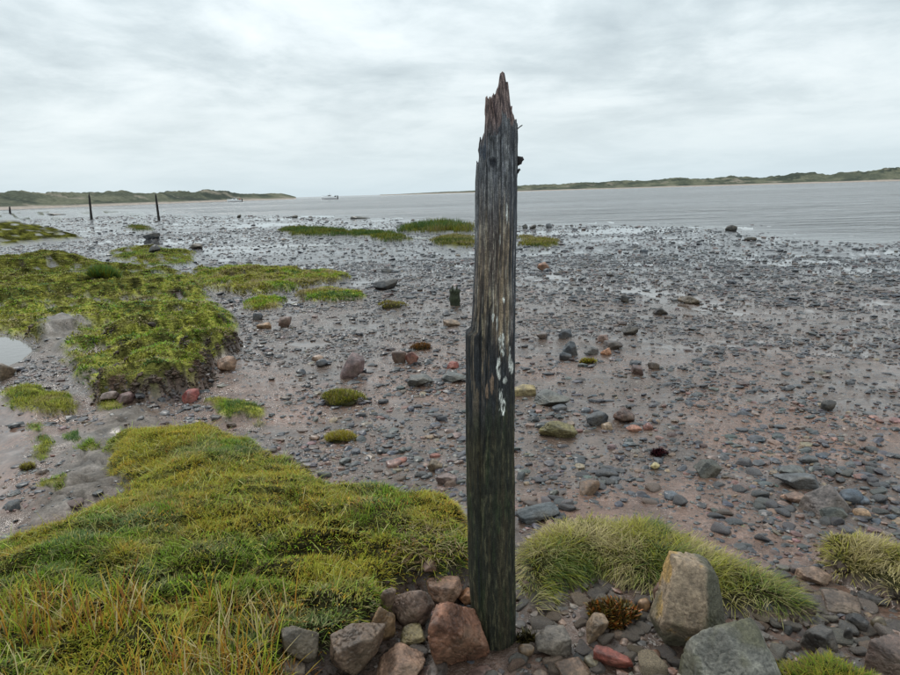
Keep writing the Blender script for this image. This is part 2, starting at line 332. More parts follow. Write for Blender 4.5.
CELL = {'C1': 1.6, 'L6': 1.3, 'L5': 1.8, 'L4': 1.5, 'L3': 2.0, 'L2': 2.0, 'L1': 2.2, 'C2': 1.6, 'D2': 1.2, 'D': 0.8, 'A': 3.2}
def base_h(x, y):
    d = np.hypot(x, y)
    b_ = -0.03-0.12*ss(2.2, 4.6, d)-0.22*ss(4.2, 24, d)
    return b_
def cover(x, y):
    """height, grass mask, film mask, silt mask"""
    x = np.asarray(x, float); y = np.asarray(y, float); d = np.hypot(x, y)
    b_ = base_h(x, y)
    n1 = fb2(x*1.3, y*1.3, 4, 3)-0.5; n2 = fb2(x*6, y*6, 4, 9)-0.5; n3 = fb2(x*24, y*24, 3, 19)-0.5
    sf = 1-0.6*ss(8, 40, d)
    h = b_+n1*0.07*sf+n2*(0.028+0.022*ss(4, 8, d))+n3*(0.008+0.010*ss(4, 7, d))
    # shore
    s_ = beach.sd(x, y) if x.size else x
    h = np.where(s_ < 0, h+np.maximum(s_, -60)*0.05, h)
    h = np.where(s_ < -60, -3.6, h)
    lowl = ss(-6, 14, s_)
    brk = ss(0.40, 0.52, fb2(x*2.2+5, y*8, 4, 39, 0.6)); film = ss(0.60, 0.68, fb2(x*0.42+3, y*1.5, 5, 31, 0.6))*ss(5.5, 9, d)*brk
    film = np.maximum(film, 0.8*ss(0.54, 0.62, fb2(x*0.16+3, y*0.5, 5, 77, 0.65))*ss(18, 30, d))
    wx = n2*0.22*(0.5+d*0.06); rag = (fb2(x*1.1+8, y*3.2, 5, 41, 0.62)-0.60)*np.clip(d*0.17, 0.3, 3.2)
    for p in PUD:
        q = p.sd(x, y)+wx+rag
        film = np.maximum(film, ss(-0.02, 0.07, q)*(0.15+0.85*brk))
    flat = b_-0.022
    h = h*(1-film*0.9)+flat*film*0.9
    si = ss(-0.15, 0.22, silt.sd(x, y)+n2*0.2)
    crk = np.abs(fb2(x*2.2+y*1.4, y*3.5-x*0.6, 4, 57)-0.5)
    h = h+si*(0.07-0.035*(1-ss(0, 0.035, crk))+0.03*(fb2(x*5, y*5, 4, 58)-0.5))
    cq = ss(-0.1, 0.3, chan.sd(x, y)+n2*0.25); h = h-cq*0.05; film = np.maximum(film*(1-si), cq*ss(0.34, 0.50, fb2(x*1.5, y*3.5, 4, 51))*0.95)
    gm = np.zeros(x.shape)
    top = h.copy(); wh = {}
    for k, m in MND.items():
        q = m['p'].sd(x, y)
        act = q > -1.0
        if not act.any(): continue
        qa = q[act]; xa = x[act]; ya = y[act]
        sc_ = min(1.0, 0.25+m['e'])
        nn_ = (fb2(xa*3.2/sc_*0.5, ya*3.2/sc_*0.5, 5, m['s'])-0.5)*(0.9*m['e']+0.10)*(2.0 if m['e'] >= 0.4 else (0.6 if k == 'B' else 1.3))
        q2 = qa+nn_+(0.05 if k == 'A' else (0.03 if k == 'B' else 0))
        e = m['e']
        r = ss(0, e, q2)**0.8*m['h']*(0.72+0.28*ss(0, e*4+0.1, q2))
        lump = (fb2(xa*2.6, ya*2.6, 4, m['s']+5)-0.45)*m['l']*2.2*ss(0, e*2.5, q2)
        hum = None
        if k in CELL:
            cs_ = CELL[k]*(1 if k == 'A' else 0.72); wxa = (fb2(xa*2, ya*2, 2, 95)-0.5)*0.5; wya = (fb2(xa*2+9, ya*2, 2, 96)-0.5)*0.5
            ce, cid = cells((xa+wxa)*cs_*0.75, (ya+wya)*cs_*1.25, 30)
            dp_ = ss(0.40, 0.56, fb2(xa*0.8+4, ya*1.3, 3, 97))*0.75+0.25
            hum = np.clip(ce/0.55, 0, 1)**0.5; lump = lump*0.55+((hum-0.75)*0.20*dp_+(cid-0.5)*0.10)*ss(0, 0.4, q2)*min(1, m['h']/0.16)*(0.28 if k == 'A' else 1)
        r = r+lump+(n2[act]*0.02+n3[act]*(0.02 if k in ('A', 'B') else 0.008))*ss(0, e, q2)
        hb = h[act]; tb = b_[act]+np.maximum(r, -0.02)
        nh = np.where(q2 > 0, np.maximum(hb, hb*(1-ss(0, e*0.5, q2))+ss(0, e*0.5, q2)*tb), hb)
        top[act] = np.maximum(top[act], nh)
        g_ = ss(e*0.25, e*0.75, q2)
        if hum is not None:
            g_ = g_*(1-0.9*(1-ss(0.03, 0.10, ce))*ss(0.45, 0.7, dp_)*(0.45 if k == 'A' else 1))
        gm[act] = np.maximum(gm[act], g_)
    sc2 = ss(-0.1, 0.15, siltC.sd(x, y)+n2*0.3)
    gm = gm*(1-sc2); 
    pq = ss(-0.02, 0.35, pool.sd(x, y)+n2*0.2)
    top = top*(1-pq)+(POOLZ-0.05)*pq
    gm = gm*(1-pq)
    film = np.maximum(film*(1-si*0.7), ss(0.0, 0.22, cq)*ss(0.30, 0.46, fb2(x*1.5, y*3.5, 4, 51)))*(1-ss(0.05, 0.3, gm))
    return top, gm, film, np.maximum(si, sc2), s_, pq
POOLZ = float(base_h(*unproj(5, 360, -0.2)[:2]))-0.02
# ------------------------------------------------------------------ ground sheet
NR, NA = 570, 450
tt = np.linspace(0, 1, NR)
rr = (0.45**-0.55*(1-tt)+90**-0.55*tt)**(-1/0.55)
rr = np.concatenate([[0.02], rr, [120, 160, 230, 330, 500, 800, 1400, 2500, 4500, 9000]])
aa = np.tan(np.linspace(-math.atan(1.9), math.atan(1.9), NA)*1.0)
aa = np.linspace(-1.12, 1.12, NA)
RR, AA = np.meshgrid(rr, aa, indexing='ij')
X = RR*np.sin(AA); Y = RR*np.cos(AA)-0.25
top, gm, film, si, shore, pq = cover(X.ravel(), Y.ravel())
top = np.where(RR.ravel() > 300, np.minimum(top, -3.6), top)
# steep flanks are bare soil
T2 = top.reshape(X.shape); dr = np.gradient(T2, axis=0)/np.maximum(np.gradient(RR, axis=0), 1e-4); da = np.gradient(T2, axis=1)/np.maximum(RR*(aa[1]-aa[0]), 1e-3)
slope = np.hypot(dr, da).ravel(); dG = np.hypot(X, Y).ravel()
bare = ss(1.0, 1.9, slope)*ss(3.3, 4.0, dG)*ss(16, 12, dG); gm = gm*(1-0.85*bare)
GR = [q.reshape(X.shape) for q in (top, gm, film, si, shore, pq)]
_cover = cover
def cover(x, y):
    x = np.atleast_1d(np.asarray(x, float)); y = np.atleast_1d(np.asarray(y, float))
    r = np.hypot(x, y+0.25); a = np.arctan2(x, y+0.25)
    fi = np.interp(r, rr, np.arange(len(rr))); fj = np.clip((a-aa[0])/(aa[1]-aa[0]), 0, NA-1.001)
    i_ = np.minimum(fi.astype(int), len(rr)-2); j_ = fj.astype(int); u_ = fi-i_; v_ = fj-j_
    return [q[i_, j_]*(1-u_)*(1-v_)+q[i_+1, j_]*u_*(1-v_)+q[i_, j_+1]*(1-u_)*v_+q[i_+1, j_+1]*u_*v_ for q in GR]
def H(x, y): return cover(x, y)[0]
def hit(px, py):
    z = -0.1
    for i in range(14):
        p = unproj(px, py, z); z = z+0.55*(float(H(p[0], p[1])[0])-z)
    return np.array([p[0], p[1], z])
V = np.stack([X.ravel(), Y.ravel(), top], 1)
na = NA; nr = len(rr)
ii = np.arange((nr-1)*(na-1)); i0 = (ii//(na-1))*na+ii % (na-1)
Q = np.stack([i0, i0+1, i0+na+1, i0+na], 1)[:, ::-1]
xs, ys = V[:, 0], V[:, 1]; dd = np.hypot(xs, ys)
def lerp(a, b_, t_): return np.asarray(a)*(1-t_[:, None])+np.asarray(b_)*t_[:, None]
n_a = fb2(xs*0.9, ys*0.9, 5, 61); n_b = fb2(xs*5, ys*5, 4, 62)
mud = lerp((0.235, 0.140, 0.102), (0.140, 0.096, 0.074), ss(0.4, 0.62, n_a))
mud = lerp(mud, (0.135, 0.098, 0.078), ss(5, 9, dd)*0.8)
mud = lerp(mud, (0.080, 0.080, 0.085), ss(10, 20, dd))
rub = lerp((0.085, 0.055, 0.040), (0.16, 0.10, 0.075), ss(0.35, 0.65, n_b))
mud = lerp(rub, mud, ss(2.5, 3.1, dd))
mud = mud*0.74
mud = lerp(mud, lerp((0.165, 0.140, 0.120), (0.085, 0.068, 0.052), ss(0.40, 0.66, fb2(xs*7, ys*7, 5, 68, 0.65))), si)
n_c = fb2(xs*22, ys*22, 4, 65, 0.7)
crk_ = 1-ss(0.01, 0.04, np.abs(fb2(xs*2.2+ys*1.4, ys*3.5-xs*0.6, 4, 57)-0.5)); mud = lerp(mud, (0.03, 0.024, 0.018), crk_*si*0.7)
turf = lerp((0.030, 0.032, 0.012), (0.12, 0.115, 0.035), ss(0.38, 0.62, n_c))
turf = lerp(turf, (0.31, 0.31, 0.06), ss(0.35, 0.6, n_b)*(0.25+0.75*ss(0.45, 0.58, n_c))*ss(3.5, 6, dd)*0.85)
turf = turf*(1-0.5*ss(12, 20, dd))[:, None]; turf = lerp((0.028, 0.026, 0.012), turf, ss(2.6, 3.6, dd))
n_z = fb3(xs*5, ys*5, top*30, 4, 67, 0.65)
soil = lerp((0.024, 0.018, 0.013), (0.095, 0.064, 0.047), ss(0.38, 0.66, n_z))
edge = ss(0.0, 0.1, top-base_h(xs, ys)-0.04)*(1-si)*(dd < 60)
colg = lerp(mud, soil, edge*0.8)
colg = lerp(colg, turf, ss(0.1, 0.6, gm))
colg = lerp(colg, (0.05, 0.045, 0.04), pq)
grav = ss(3, 9, dd)*0.9*(1-gm)*(1-si)*(1-edge)+0.25*(1-gm)*(1-si)
grav = np.clip(grav*(0.35+1.1*ss(0.35, 0.6, fb2(xs*1.1, ys*2, 4, 64))), 0, 1)
wetv = np.clip(np.maximum(film, 0.25*ss(0.4, 0.6, n_a)*(1-edge)*(1-gm)), 0, 1)
link_mesh('ground', V, Q, m_ground, cols=colg, attrs={'wet': wetv, 'gravel': grav, 'soil': edge, 'grassy': np.clip(np.maximum(np.maximum(gm, edge*1.2), si*0.6)*(1-film), 0, 1)}, kind='structure', label='wet muddy tidal foreshore with raised marsh banks')
# pool
pp = pool.P; cxy = pp.mean(0); ring = np.concatenate([[[*cxy]], cxy+(pp-cxy)*1.25])
Vp = np.c_[ring, np.full(len(ring), POOLZ)]; n = len(pp)
link_mesh('tidal_pool', Vp, np.array([[0, 1+i, 1+(i+1) % n] for i in range(n)]), m_pool, kind='structure', label='still water pool at the foot of the marsh bank')
# sea sheet
sr = np.concatenate([np.geomspace(8, 400, 240), [600, 1000, 2000, 4000, 8000, 12000]]); sa = np.linspace(-1.3, 1.3, 120)
R2, A2 = np.meshgrid(sr, sa, indexing='ij'); xs2 = (R2*np.sin(A2)).ravel(); ys2 = (R2*np.cos(A2)).ravel()
s2 = beach.sd(xs2, ys2)
ii = np.arange((len(sr)-1)*(119)); i0 = (ii//119)*120+ii % 119
Qs = np.stack([i0, i0+1, i0+121, i0+120], 1)[:, ::-1]
zs = SEA+(fb2(xs2*0.5, ys2*1.1, 3, 5)-0.5)*0.05*ss(0, -8, s2)*(1-ss(60, 200, R2.ravel()))
link_mesh('sea', np.stack([xs2, ys2, zs], 1), Qs, m_sea, attrs={'depth': 0.12+0.88*ss(0.5, -7, s2)}, kind='structure', label='grey rippled estuary water')

# ------------------------------------------------------------------ dunes
def dunes(name, prof, dist, depth, label, seed, xa, xb, n=520):
    px = np.linspace(xa, xb, n)
    cy_ = np.interp(px, [p[0] for p in prof], [p[1] for p in prof])
    D = np.interp(px, [p[0] for p in dist], [p[1] for p in dist])
    rows = 26; Vv = []; C = []
    dirs = np.array([fw+(a-450)/F*RT+(337.5-b_)/F*UP for a, b_ in zip(px, cy_)])
    hn = np.hypot(dirs[:, 0], dirs[:, 1]); ux = dirs[:, 0]/hn; uy = dirs[:, 1]/hn; tanel = dirs[:, 2]/hn
    for j in range(rows):
        v = j/(rows-1)
        dj = D+depth*v
        peak = np.maximum(CZ+(D+depth*0.55)*tanel-SEA, 0.6)
        prof_v = ss(0.10, 0.55, np.array(v))*(1-0.55*ss(0.6, 1.0, np.array(v)))
        wx_, wy_ = ux*dj, uy*dj
        nn_ = fb2(wx_/26, wy_/26, 4, seed); n2_ = fb2(wx_/9, wy_/9, 3, seed+3)
        beachz = 0.07*(dj-D)
        z = SEA-0.3+np.minimum(beachz, 1.7)+peak*prof_v*(0.64+0.34*(nn_))+(n2_-0.5)*peak*0.20*prof_v*2
        if j == rows-1: z = np.full(n, SEA-1.5)
        Vv.append(np.stack([wx_, wy_, z], 1))
        g_ = ss(0.09, 0.15, np.array(v)+0*px+(nn_-0.5)*0.06)
        gc = lerp((0.068, 0.078, 0.055), (0.125, 0.128, 0.088), ss(0.38, 0.66, fb2(wx_/14, wy_/30, 4, seed+9)))
        gc = lerp(gc, (0.040, 0.050, 0.038), ss(0.55, 0.65, fb2(wx_/20, wy_/20, 4, seed+21)))
        gc = lerp(gc, (0.20, 0.18, 0.14), ss(0.66, 0.74, fb2(wx_/22, wy_/22, 4, seed+33)))
        C.append(lerp((0.34, 0.29, 0.25), gc, g_))
    Vv = np.concatenate(Vv); C = np.concatenate(C)
    ii = np.arange((rows-1)*(n-1)); i0 = (ii//(n-1))*n+ii % (n-1)
    link_mesh(name, Vv, np.stack([i0, i0+n, i0+n+1, i0+1], 1)[:, ::-1], m_dune, cols=C, kind='structure', label=label)
m_dune, t, b = mat('dune_grass'); g = N(t, 'ShaderNodeNewGeometry')
c = mixc(t, 1.0, attr(t, 'col').outputs['Color'], ramp(t, noise(t, g.outputs['Position'], 0.35, 5), [(0.3, 0.65), (0.7, 1.35)]), 'MULTIPLY')
L(t, c, b.inputs['Base Color']); b.inputs['Roughness'].default_value = 0.95; b.inputs['Specular IOR Level'].default_value = 0.1
bump(t, b, noise(t, g.outputs['Position'], 0.5, 4), 1.0, 1.2)
dunes('dune_hills', [(-700, 205), (-300, 197), (0, 191.5), (35, 191), (48, 190.6), (75, 191.5), (95, 193), (110, 190.5), (120, 189), (135, 192), (150, 193.5), (170, 191.5), (195, 192), (205, 189.8), (228, 191.3), (240, 194), (262, 194.3), (282, 194), (290, 196), (296, 198.0)],
      [(-700, 330), (0, 420), (150, 560), (296, 760)], 180, 'low grassy dunes across the water on the left', 300, -700, 296)
dunes('dune_hills', [(380, 195.6), (440, 192.3), (470, 191.2), (500, 190.0), (515, 186.6), (530, 184.5), (560, 184.3), (582, 181.6), (600, 182.2), (612, 180), (650, 180.3), (680, 177.5), (700, 178.5), (730, 176), (760, 176.5), (790, 174.3), (802, 172), (830, 174.5), (842, 171.5), (870, 171), (890, 167.5), (910, 166.5), (1300, 150), (1700, 140)],
      [(380, 1700), (500, 1300), (700, 1050), (900, 850), (1700, 600)], 240, 'long low grassy dunes across the water on the right', 500, 380, 1700)

# ------------------------------------------------------------------ stones
_ico = {}
def ico(k):
    if k not in _ico:
        bm = bmesh.new(); bmesh.ops.create_icosphere(bm, subdivisions=k, radius=1)
        _ico[k] = (np.array([v.co[:] for v in bm.verts]), np.array([[v.index for v in f.verts] for f in bm.faces])); bm.free()
    return _ico[k]
def rockshape(k, seed, npl=14, p=14, rough=0.04, extra=None):
    r_ = np.random.RandomState(seed); v, f = ico(k)
    pl = r_.normal(size=(npl, 3)); pl /= np.linalg.norm(pl, axis=1)[:, None]; hh = r_.uniform(0.62, 1.0, npl)
    pl = np.concatenate([pl, np.eye(3), -np.eye(3)]); hh = np.concatenate([hh, np.full(6, 1.0)])
    if extra is not None:
        e = np.array([q[:3] for q in extra], float); e /= np.linalg.norm(e, axis=1)[:, None]
        pl = np.concatenate([e, np.eye(3), -np.eye(3)]); hh = np.concatenate([[q[3] for q in extra], np.full(6, 1.0)])
    s_ = np.maximum(v@pl.T, 0)/hh
    r = (s_**p).sum(1)**(-1/p)
    if k >= 3:
        o = seed*3.1
        r = r*(1+rough*2*(fb3(v[:, 0]*1.8+o, v[:, 1]*1.8, v[:, 2]*1.8, 5, seed, 0.6)-0.5))
        if k >= 4:
            rr_ = np.abs(fb3(v[:, 0]*3+o, v[:, 1]*3, v[:, 2]*3+4, 3, seed+9)-0.5)
            r = r*(1-rough*0.9*(1-ss(0, 0.05, rr_))); r = r*(1+rough*0.35*(fb3(v[:, 0]*14, v[:, 1]*14, v[:, 2]*14, 3, seed+4)-0.5))
    q = v*r[:, None]; q -= (q.max(0)+q.min(0))/2; q /= np.abs(q).max(0)
    return q, f
def rotm(rx, ry, rz):
    from mathutils import Euler
    return np.array(Euler((rx, ry, rz)).to_matrix())
SLATE = (0.050, 0.055, 0.064); GREY = (0.105, 0.105, 0.105); BROWN = (0.135, 0.085, 0.062); RED = (0.19, 0.08, 0.06)
TAN = (0.26, 0.18, 0.115); BLUE = (0.045, 0.065, 0.09); PINK = (0.24, 0.15, 0.12); OLIVE = (0.12, 0.11, 0.06); DARK = (0.025, 0.025, 0.025)
PLACED = []; LAND = []
STOPW = {'right', 'left', 'in', 'on', 'at', 'beside', 'below', 'above', 'behind', 'under', 'with', 'leaning', 'lying', 'standing', 'touching', 'alone', 'of', 'half', 'just', 'between', 'wedged', 'tucked', 'embedded', 'emerging', 'sunk', 'beyond', 'among', 'cut', 'near', 'into', 'like', 'seaweed', 'second', 'third', 'to'}
def shorten(l):
    w_ = l.replace(',', ' ,').split(); o = []
    for q in w_:
        if (q in STOPW and len(o) > 1) or q == ',': break
        o.append(q)
    while len(o) > 6: o.pop(0)
    return ' '.join(o)
_rs = [1000]
def rock(label, px, py, wpx, hpx, color, rz=0, tilt=(0, 0), k=4, p=12, rough=0.05, dep=0.8, seed=None, extra=None, mt=None, name='rock', cat='rock', npl=12, group=None, vcol=None, minh=0.3):
    """px,py = centre of the rock in the photograph; width and height in its pixels"""
    _rs[0] += 1; seed = seed or _rs[0]
    g0 = hit(px, py+hpx*0.30); dz = proj(g0)[2]; mpp = float(dz)/F
    dist = math.hypot(g0[0], g0[1]); phi = math.atan2(CZ-g0[2], dist)
    wd = wpx*mpp; dp = wd*dep; hv = max((hpx*mpp-0.62*dp*math.sin(phi))/math.cos(phi), wd*minh)
    k += (k >= 4 and wpx >= 26); p = p*1.7 if p > 6.5 else p
    q, f = rockshape(k, seed, npl, p*(1.6 if k >= 4 and p > 11 else 1), rough*1.9, extra)
    hz = hv*0.62
    q = q*np.array([wd/2, dp/2, hz]); q = q@rotm(tilt[0], tilt[1], 0).T
    o = link_mesh(name, q, f, mt or (m_rock if k >= 4 else m_stone), label=label, cat=cat, group=group, cols=(vcol(q) if vcol else None))
    o.location = (g0[0], g0[1], g0[2]+hv-hz); o.rotation_euler = (0, 0, rz)
    if py > 540: color = (color[0]*0.95, color[1]*0.79, color[2]*0.64)
    o.color = (*color, 1); PLACED.append((g0[0], g0[1], max(wd, dp)*0.5)); LAND.append((px, py, wpx, shorten(label))); return o

# --- boulders and stones at the foot of the post
rock('big reddish brown pitted boulder leaning against the left foot of the tall wooden post', 455, 636, 56, 76, (0.20, 0.11, 0.08), 0.3, (0.1, -0.22), 5, 9, 0.05, 0.85, 2006, npl=10)
rock('grey brown boulder with a smooth sloping top, second large rock left of the tall post', 354, 645, 58, 54, (0.15, 0.12, 0.10), 0.5, (0.2, 0.3), 5, 13, 0.045, 0.7, 2011, npl=9)
rock('narrow tan stone wedged between the smooth grey boulder and the dark chipped slab', 381, 630, 36, 38, (0.24, 0.175, 0.11), 0.9, (0.3, 0.45), 4, 7, 0.06, 0.55, 2013)
rock('rough grey slab leaning behind the small green tinged stone near the post', 412, 610, 48, 40, (0.17, 0.135, 0.125), -0.4, (0.35, -0.3), 4, 14, 0.05, 0.6, 2014)
rock('smooth brownish pink stone just under the hanging grass left of the post', 446, 588, 34, 24, (0.22, 0.145, 0.11), 0.2, (0.1, -0.1), 4, 8, 0.04, 0.8, 2015)
rock('flat grey boulder half hidden under the grass, leftmost of the rocks by the bank', 300, 632, 38, 36, (0.13, 0.125, 0.11), 0.1, (0.1, 0), 4, 12, 0.05, 0.8, 2016)
rock('small green tinged block between the grey slab and the reddish boulder', 413, 636, 30, 20, (0.17, 0.16, 0.09), -0.2, (0, -0.1), 4, 16, 0.05, 0.8, 2017)
rock('small black wedge shaped pebble on top of the green tinged block', 412, 625, 16, 8, (0.03, 0.032, 0.04), 0, (0, 0), 3, 8, 0.05, 0.6)
rock('broad pale pink slab lying flat at the bottom edge left of the reddish boulder', 401, 663, 52, 26, (0.23, 0.165, 0.135), 0.4, (0.1, -0.15), 4, 12, 0.04, 0.9, 2018)
rock('grey stone in the bottom left of the rubble beside the reed stems', 290, 668, 30, 22, (0.16, 0.145, 0.13), 0.2, (0, 0.2), 4, 12, 0.05, 0.9)
rock('angular pale grey flake standing on edge below the overhanging turf', 387, 602, 20, 24, (0.18, 0.15, 0.13), 0.8, (0.3, 0.2), 4, 16, 0.05, 0.5)
rock('brown wedge stone below the bare soil notch in the bank', 430, 560, 20, 12, (0.15, 0.10, 0.08), 0.5, (0.1, 0), 4, 9, 0.05, 0.8)
rock('small orange brown stone tucked behind the reddish boulder', 467, 597, 18, 16, (0.26, 0.14, 0.08), 0, (0, 0), 4, 8, 0.05, 0.8)
rock('rounded grey stone between pink stone and slab', 425, 598, 14, 12, GREY, 0, (0, 0), 3, 8)
rock('squared slate grey block right of the foot of the tall post', 553, 641, 38, 28, (0.125, 0.125, 0.125), -0.3, (0.1, 0.1), 4, 18, 0.035, 0.8, 2020)
rock('rounded tan and grey stone below the orange seaweed', 594, 628, 27, 26, (0.20, 0.16, 0.12), 0.7, (0.3, 0.4), 4, 7, 0.035, 0.7, 2021)
rock('long dull red brick shaped stone at the lower right of the orange seaweed', 613, 659, 40, 19, (0.22, 0.075, 0.065), -0.35, (0, 0.15), 4, 16, 0.03, 0.45, 2022)
rock('small grey green pebble at the bottom edge right of the post', 593, 661, 18, 12, (0.16, 0.16, 0.13), 0, (0, 0), 3, 5)
rock('small pale pebble beside the right foot of the post', 526, 651, 16, 15, (0.14, 0.11, 0.08), 0, (0, 0), 3, 5)
rock('flat brown slab at the bottom edge under the red stone', 574, 668, 34, 18, (0.14, 0.105, 0.085), 0.3, (0, 0), 4, 12)
rock('pinkish stone embedded in the soil behind the upright block', 664, 598, 24, 34, (0.19, 0.13, 0.115), 0.2, (0.1, 0), 4, 14)
rock('little tan stone above the green tinged gravel left of the upright block', 643, 607, 12, 14, TAN, 0, (0, 0), 3, 7)
rock('small brown stone right of the red brick shaped stone', 652, 655, 16, 12, BROWN, 0, (0, 0), 3, 7)
# --- upright block and lichened boulder
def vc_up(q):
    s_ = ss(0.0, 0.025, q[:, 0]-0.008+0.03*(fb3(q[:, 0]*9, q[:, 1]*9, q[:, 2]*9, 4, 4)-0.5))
    c_ = lerp((0.29, 0.215, 0.145), (0.105, 0.098, 0.066), s_)  # lit left face and shaded right side painted as vertex colour
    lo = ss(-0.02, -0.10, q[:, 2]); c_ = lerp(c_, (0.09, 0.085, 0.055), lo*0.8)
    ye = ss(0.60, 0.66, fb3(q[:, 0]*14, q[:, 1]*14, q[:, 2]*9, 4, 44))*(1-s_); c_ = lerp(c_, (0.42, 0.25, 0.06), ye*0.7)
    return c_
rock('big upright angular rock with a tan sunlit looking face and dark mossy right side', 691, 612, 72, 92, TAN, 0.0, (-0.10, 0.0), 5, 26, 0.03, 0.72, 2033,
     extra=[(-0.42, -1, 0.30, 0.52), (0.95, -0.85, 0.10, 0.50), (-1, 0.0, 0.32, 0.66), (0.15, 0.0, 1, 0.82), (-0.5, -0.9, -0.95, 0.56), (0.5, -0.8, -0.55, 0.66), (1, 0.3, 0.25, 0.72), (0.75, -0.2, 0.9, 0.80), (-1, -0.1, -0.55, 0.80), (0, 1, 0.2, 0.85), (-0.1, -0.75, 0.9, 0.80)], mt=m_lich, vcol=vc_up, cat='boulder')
def vc_l(q):
    c_ = lerp((0.14, 0.135, 0.115), (0.23, 0.22, 0.18), ss(0.42, 0.60, fb3(q[:, 0]*11, q[:, 1]*11, q[:, 2]*11, 4, 14)))
    return lerp(c_, (0.10, 0.095, 0.06), ss(0.55, 0.65, fb3(q[:, 0]*5, q[:, 1]*5, q[:, 2]*5, 4, 15)))
rock('large grey lichen spotted boulder cut by the bottom edge right of the upright block', 735, 668, 92, 84, GREY, 0.2, (0.1, -0.1), 5, 16, 0.028, 0.8, 2041,
     extra=[(-0.75, -0.5, 0.75, 0.72), (0.35, -0.5, 1, 0.74), (1, -0.3, 0.5, 0.8), (0.1, -1, 0.2, 0.85), (-1, 0.1, 0.1, 0.95), (0, 1, 0.5, 0.9)], mt=m_lich, vcol=vc_l, cat='boulder')
# --- right foreground
rock('dark grey rounded boulder below the tip of the right grass hummock', 819, 640, 34, 28, (0.075, 0.078, 0.085), 0.3, (0, 0.15), 4, 10, 0.04, 0.8, 2050)
rock('mauve grey boulder at the right edge near the bottom corner', 892, 657, 46, 40, (0.13, 0.105, 0.105), -0.6, (0.1, 0.1), 4, 12, 0.04, 0.9, 2051)
rock('pale brown slab between the hummock and the stony gully', 815, 574, 28, 18, (0.22, 0.17, 0.145), 0.2, (0.1, 0), 4, 14, 0.04, 0.9)
rock('shiny black slate in the gully right of the hummock', 856, 622, 20, 16, (0.04, 0.045, 0.055), -0.6, (0, 0.2), 4, 12, 0.04, 0.8)
rock('long dark slate lying slantwise under the right edge grass', 872, 599, 28, 11, (0.055, 0.058, 0.066), -0.5, (0, 0.1), 4, 14, 0.04, 0.5)
rock('slender upright dark stone in the pink mud of the gully', 847, 636, 9, 15, SLATE, 0, (0, 0), 3, 8)
rock('greenish rounded stone in the pink mud beside the black slate', 878, 625, 14, 16, (0.12, 0.11, 0.08), 0, (0, 0), 3, 6)
rock('flat brown grey slab sunk in the gully mud', 842, 602, 34, 18, (0.13, 0.11, 0.10), -0.3, (0, 0), 4, 12, 0.04, 0.9)
rock('brownish grey pyramid shaped boulder among the shingle on the right', 827, 500, 40, 32, (0.14, 0.115, 0.105), 0.3, (0, 0.1), 4, 12, 0.04, 0.8, 2060, extra=[(-0.8, -0.5, 0.8, 0.55), (0.7, -0.4, 0.8, 0.6), (0, 0.9, 0.6, 0.6), (0.2, -1, 0.5, 0.7)])
rock('smooth oval blue grey cobble touching the pyramid shaped boulder', 851, 497, 26, 16, (0.06, 0.078, 0.10), 0, (0, 0), 4, 3.2, 0.015, 0.8)
rock('dark olive slab in front of the pyramid shaped boulder', 833, 511, 26, 12, (0.075, 0.08, 0.07), 0.2, (0, 0), 4, 13, 0.03, 0.7)
rock('small orange tan cobble below the oval blue grey cobble', 861, 513, 16, 11, (0.30, 0.19, 0.11), -0.4, (0, 0), 4, 4, 0.02, 0.8)
rock('dark squared block standing in the mud above the right grass hummock', 706, 469, 26, 18, (0.055, 0.055, 0.045), 0.3, (0, 0), 4, 20, 0.035, 0.8, 2070)
rock('long grey slab at the upper side of the right hand shingle', 796, 480, 42, 14, (0.085, 0.09, 0.095), -0.2, (0, 0.08), 4, 16, 0.03, 0.6)
rock('grey flat cobble above the long grey slab', 793, 471, 26, 10, (0.10, 0.105, 0.10), 0, (0, 0), 4, 6, 0.02, 0.8)
rock('smooth dark grey loaf shaped cobble in the wet mud on the right', 808, 459, 20, 8, (0.07, 0.075, 0.08), 0, (0, 0), 4, 4, 0.02, 0.7)
rock('salmon tan flat stone left of the pyramid shaped boulder', 796, 497, 24, 11, (0.23, 0.14, 0.10), 0.2, (0, 0), 4, 8, 0.03, 0.8)
rock('blue grey cobble at the right end of the shingle', 862, 500, 15, 8, (0.075, 0.095, 0.12), 0, (0, 0), 3, 4)
rock('wet blue grey stone just above the right grass hummock', 672, 496, 16, 9, (0.085, 0.10, 0.12), -0.2, (0, 0), 3, 10)
rock('round near black stone alone on the smooth mud far right', 828, 406, 13, 11, (0.045, 0.042, 0.04), 0, (0, 0), 4, 5)
rock('small dark stone alone on the mud flat right of the puddle', 790, 388, 11, 6, SLATE, 0, (0, 0), 3, 6)
# --- right of the post, middle
rock('long slate slab emerging from behind the right side of the post', 537, 513, 46, 16, (0.075, 0.085, 0.09), 0.25, (0, -0.1), 4, 16, 0.03, 0.5)
rock('rusty brown block on the mud above the right grass hummock', 587, 487, 24, 17, (0.15, 0.09, 0.055), 0.4, (0, 0), 4, 14, 0.04, 0.8)
rock('smooth dark cobble above the rusty brown block', 607, 473, 23, 9, (0.045, 0.048, 0.055), -0.1, (0, 0), 4, 5, 0.02, 0.6)
rock('yellow green slanted rock in the mud right of the post', 558, 430, 36, 18, (0.16, 0.135, 0.055), 0.35, (0, 0.15), 4, 15, 0.05, 0.6, 2080)
rock('flat wet slab with a pale broken edge right of the post', 550, 398, 38, 15, (0.095, 0.098, 0.09), -0.1, (0.05, 0), 4, 18, 0.04, 0.9, 2081)
rock('yellowish ledge of stone touching the right side of the post', 524, 390, 24, 12, (0.26, 0.20, 0.09), 0, (0, 0), 4, 14, 0.04, 0.7)
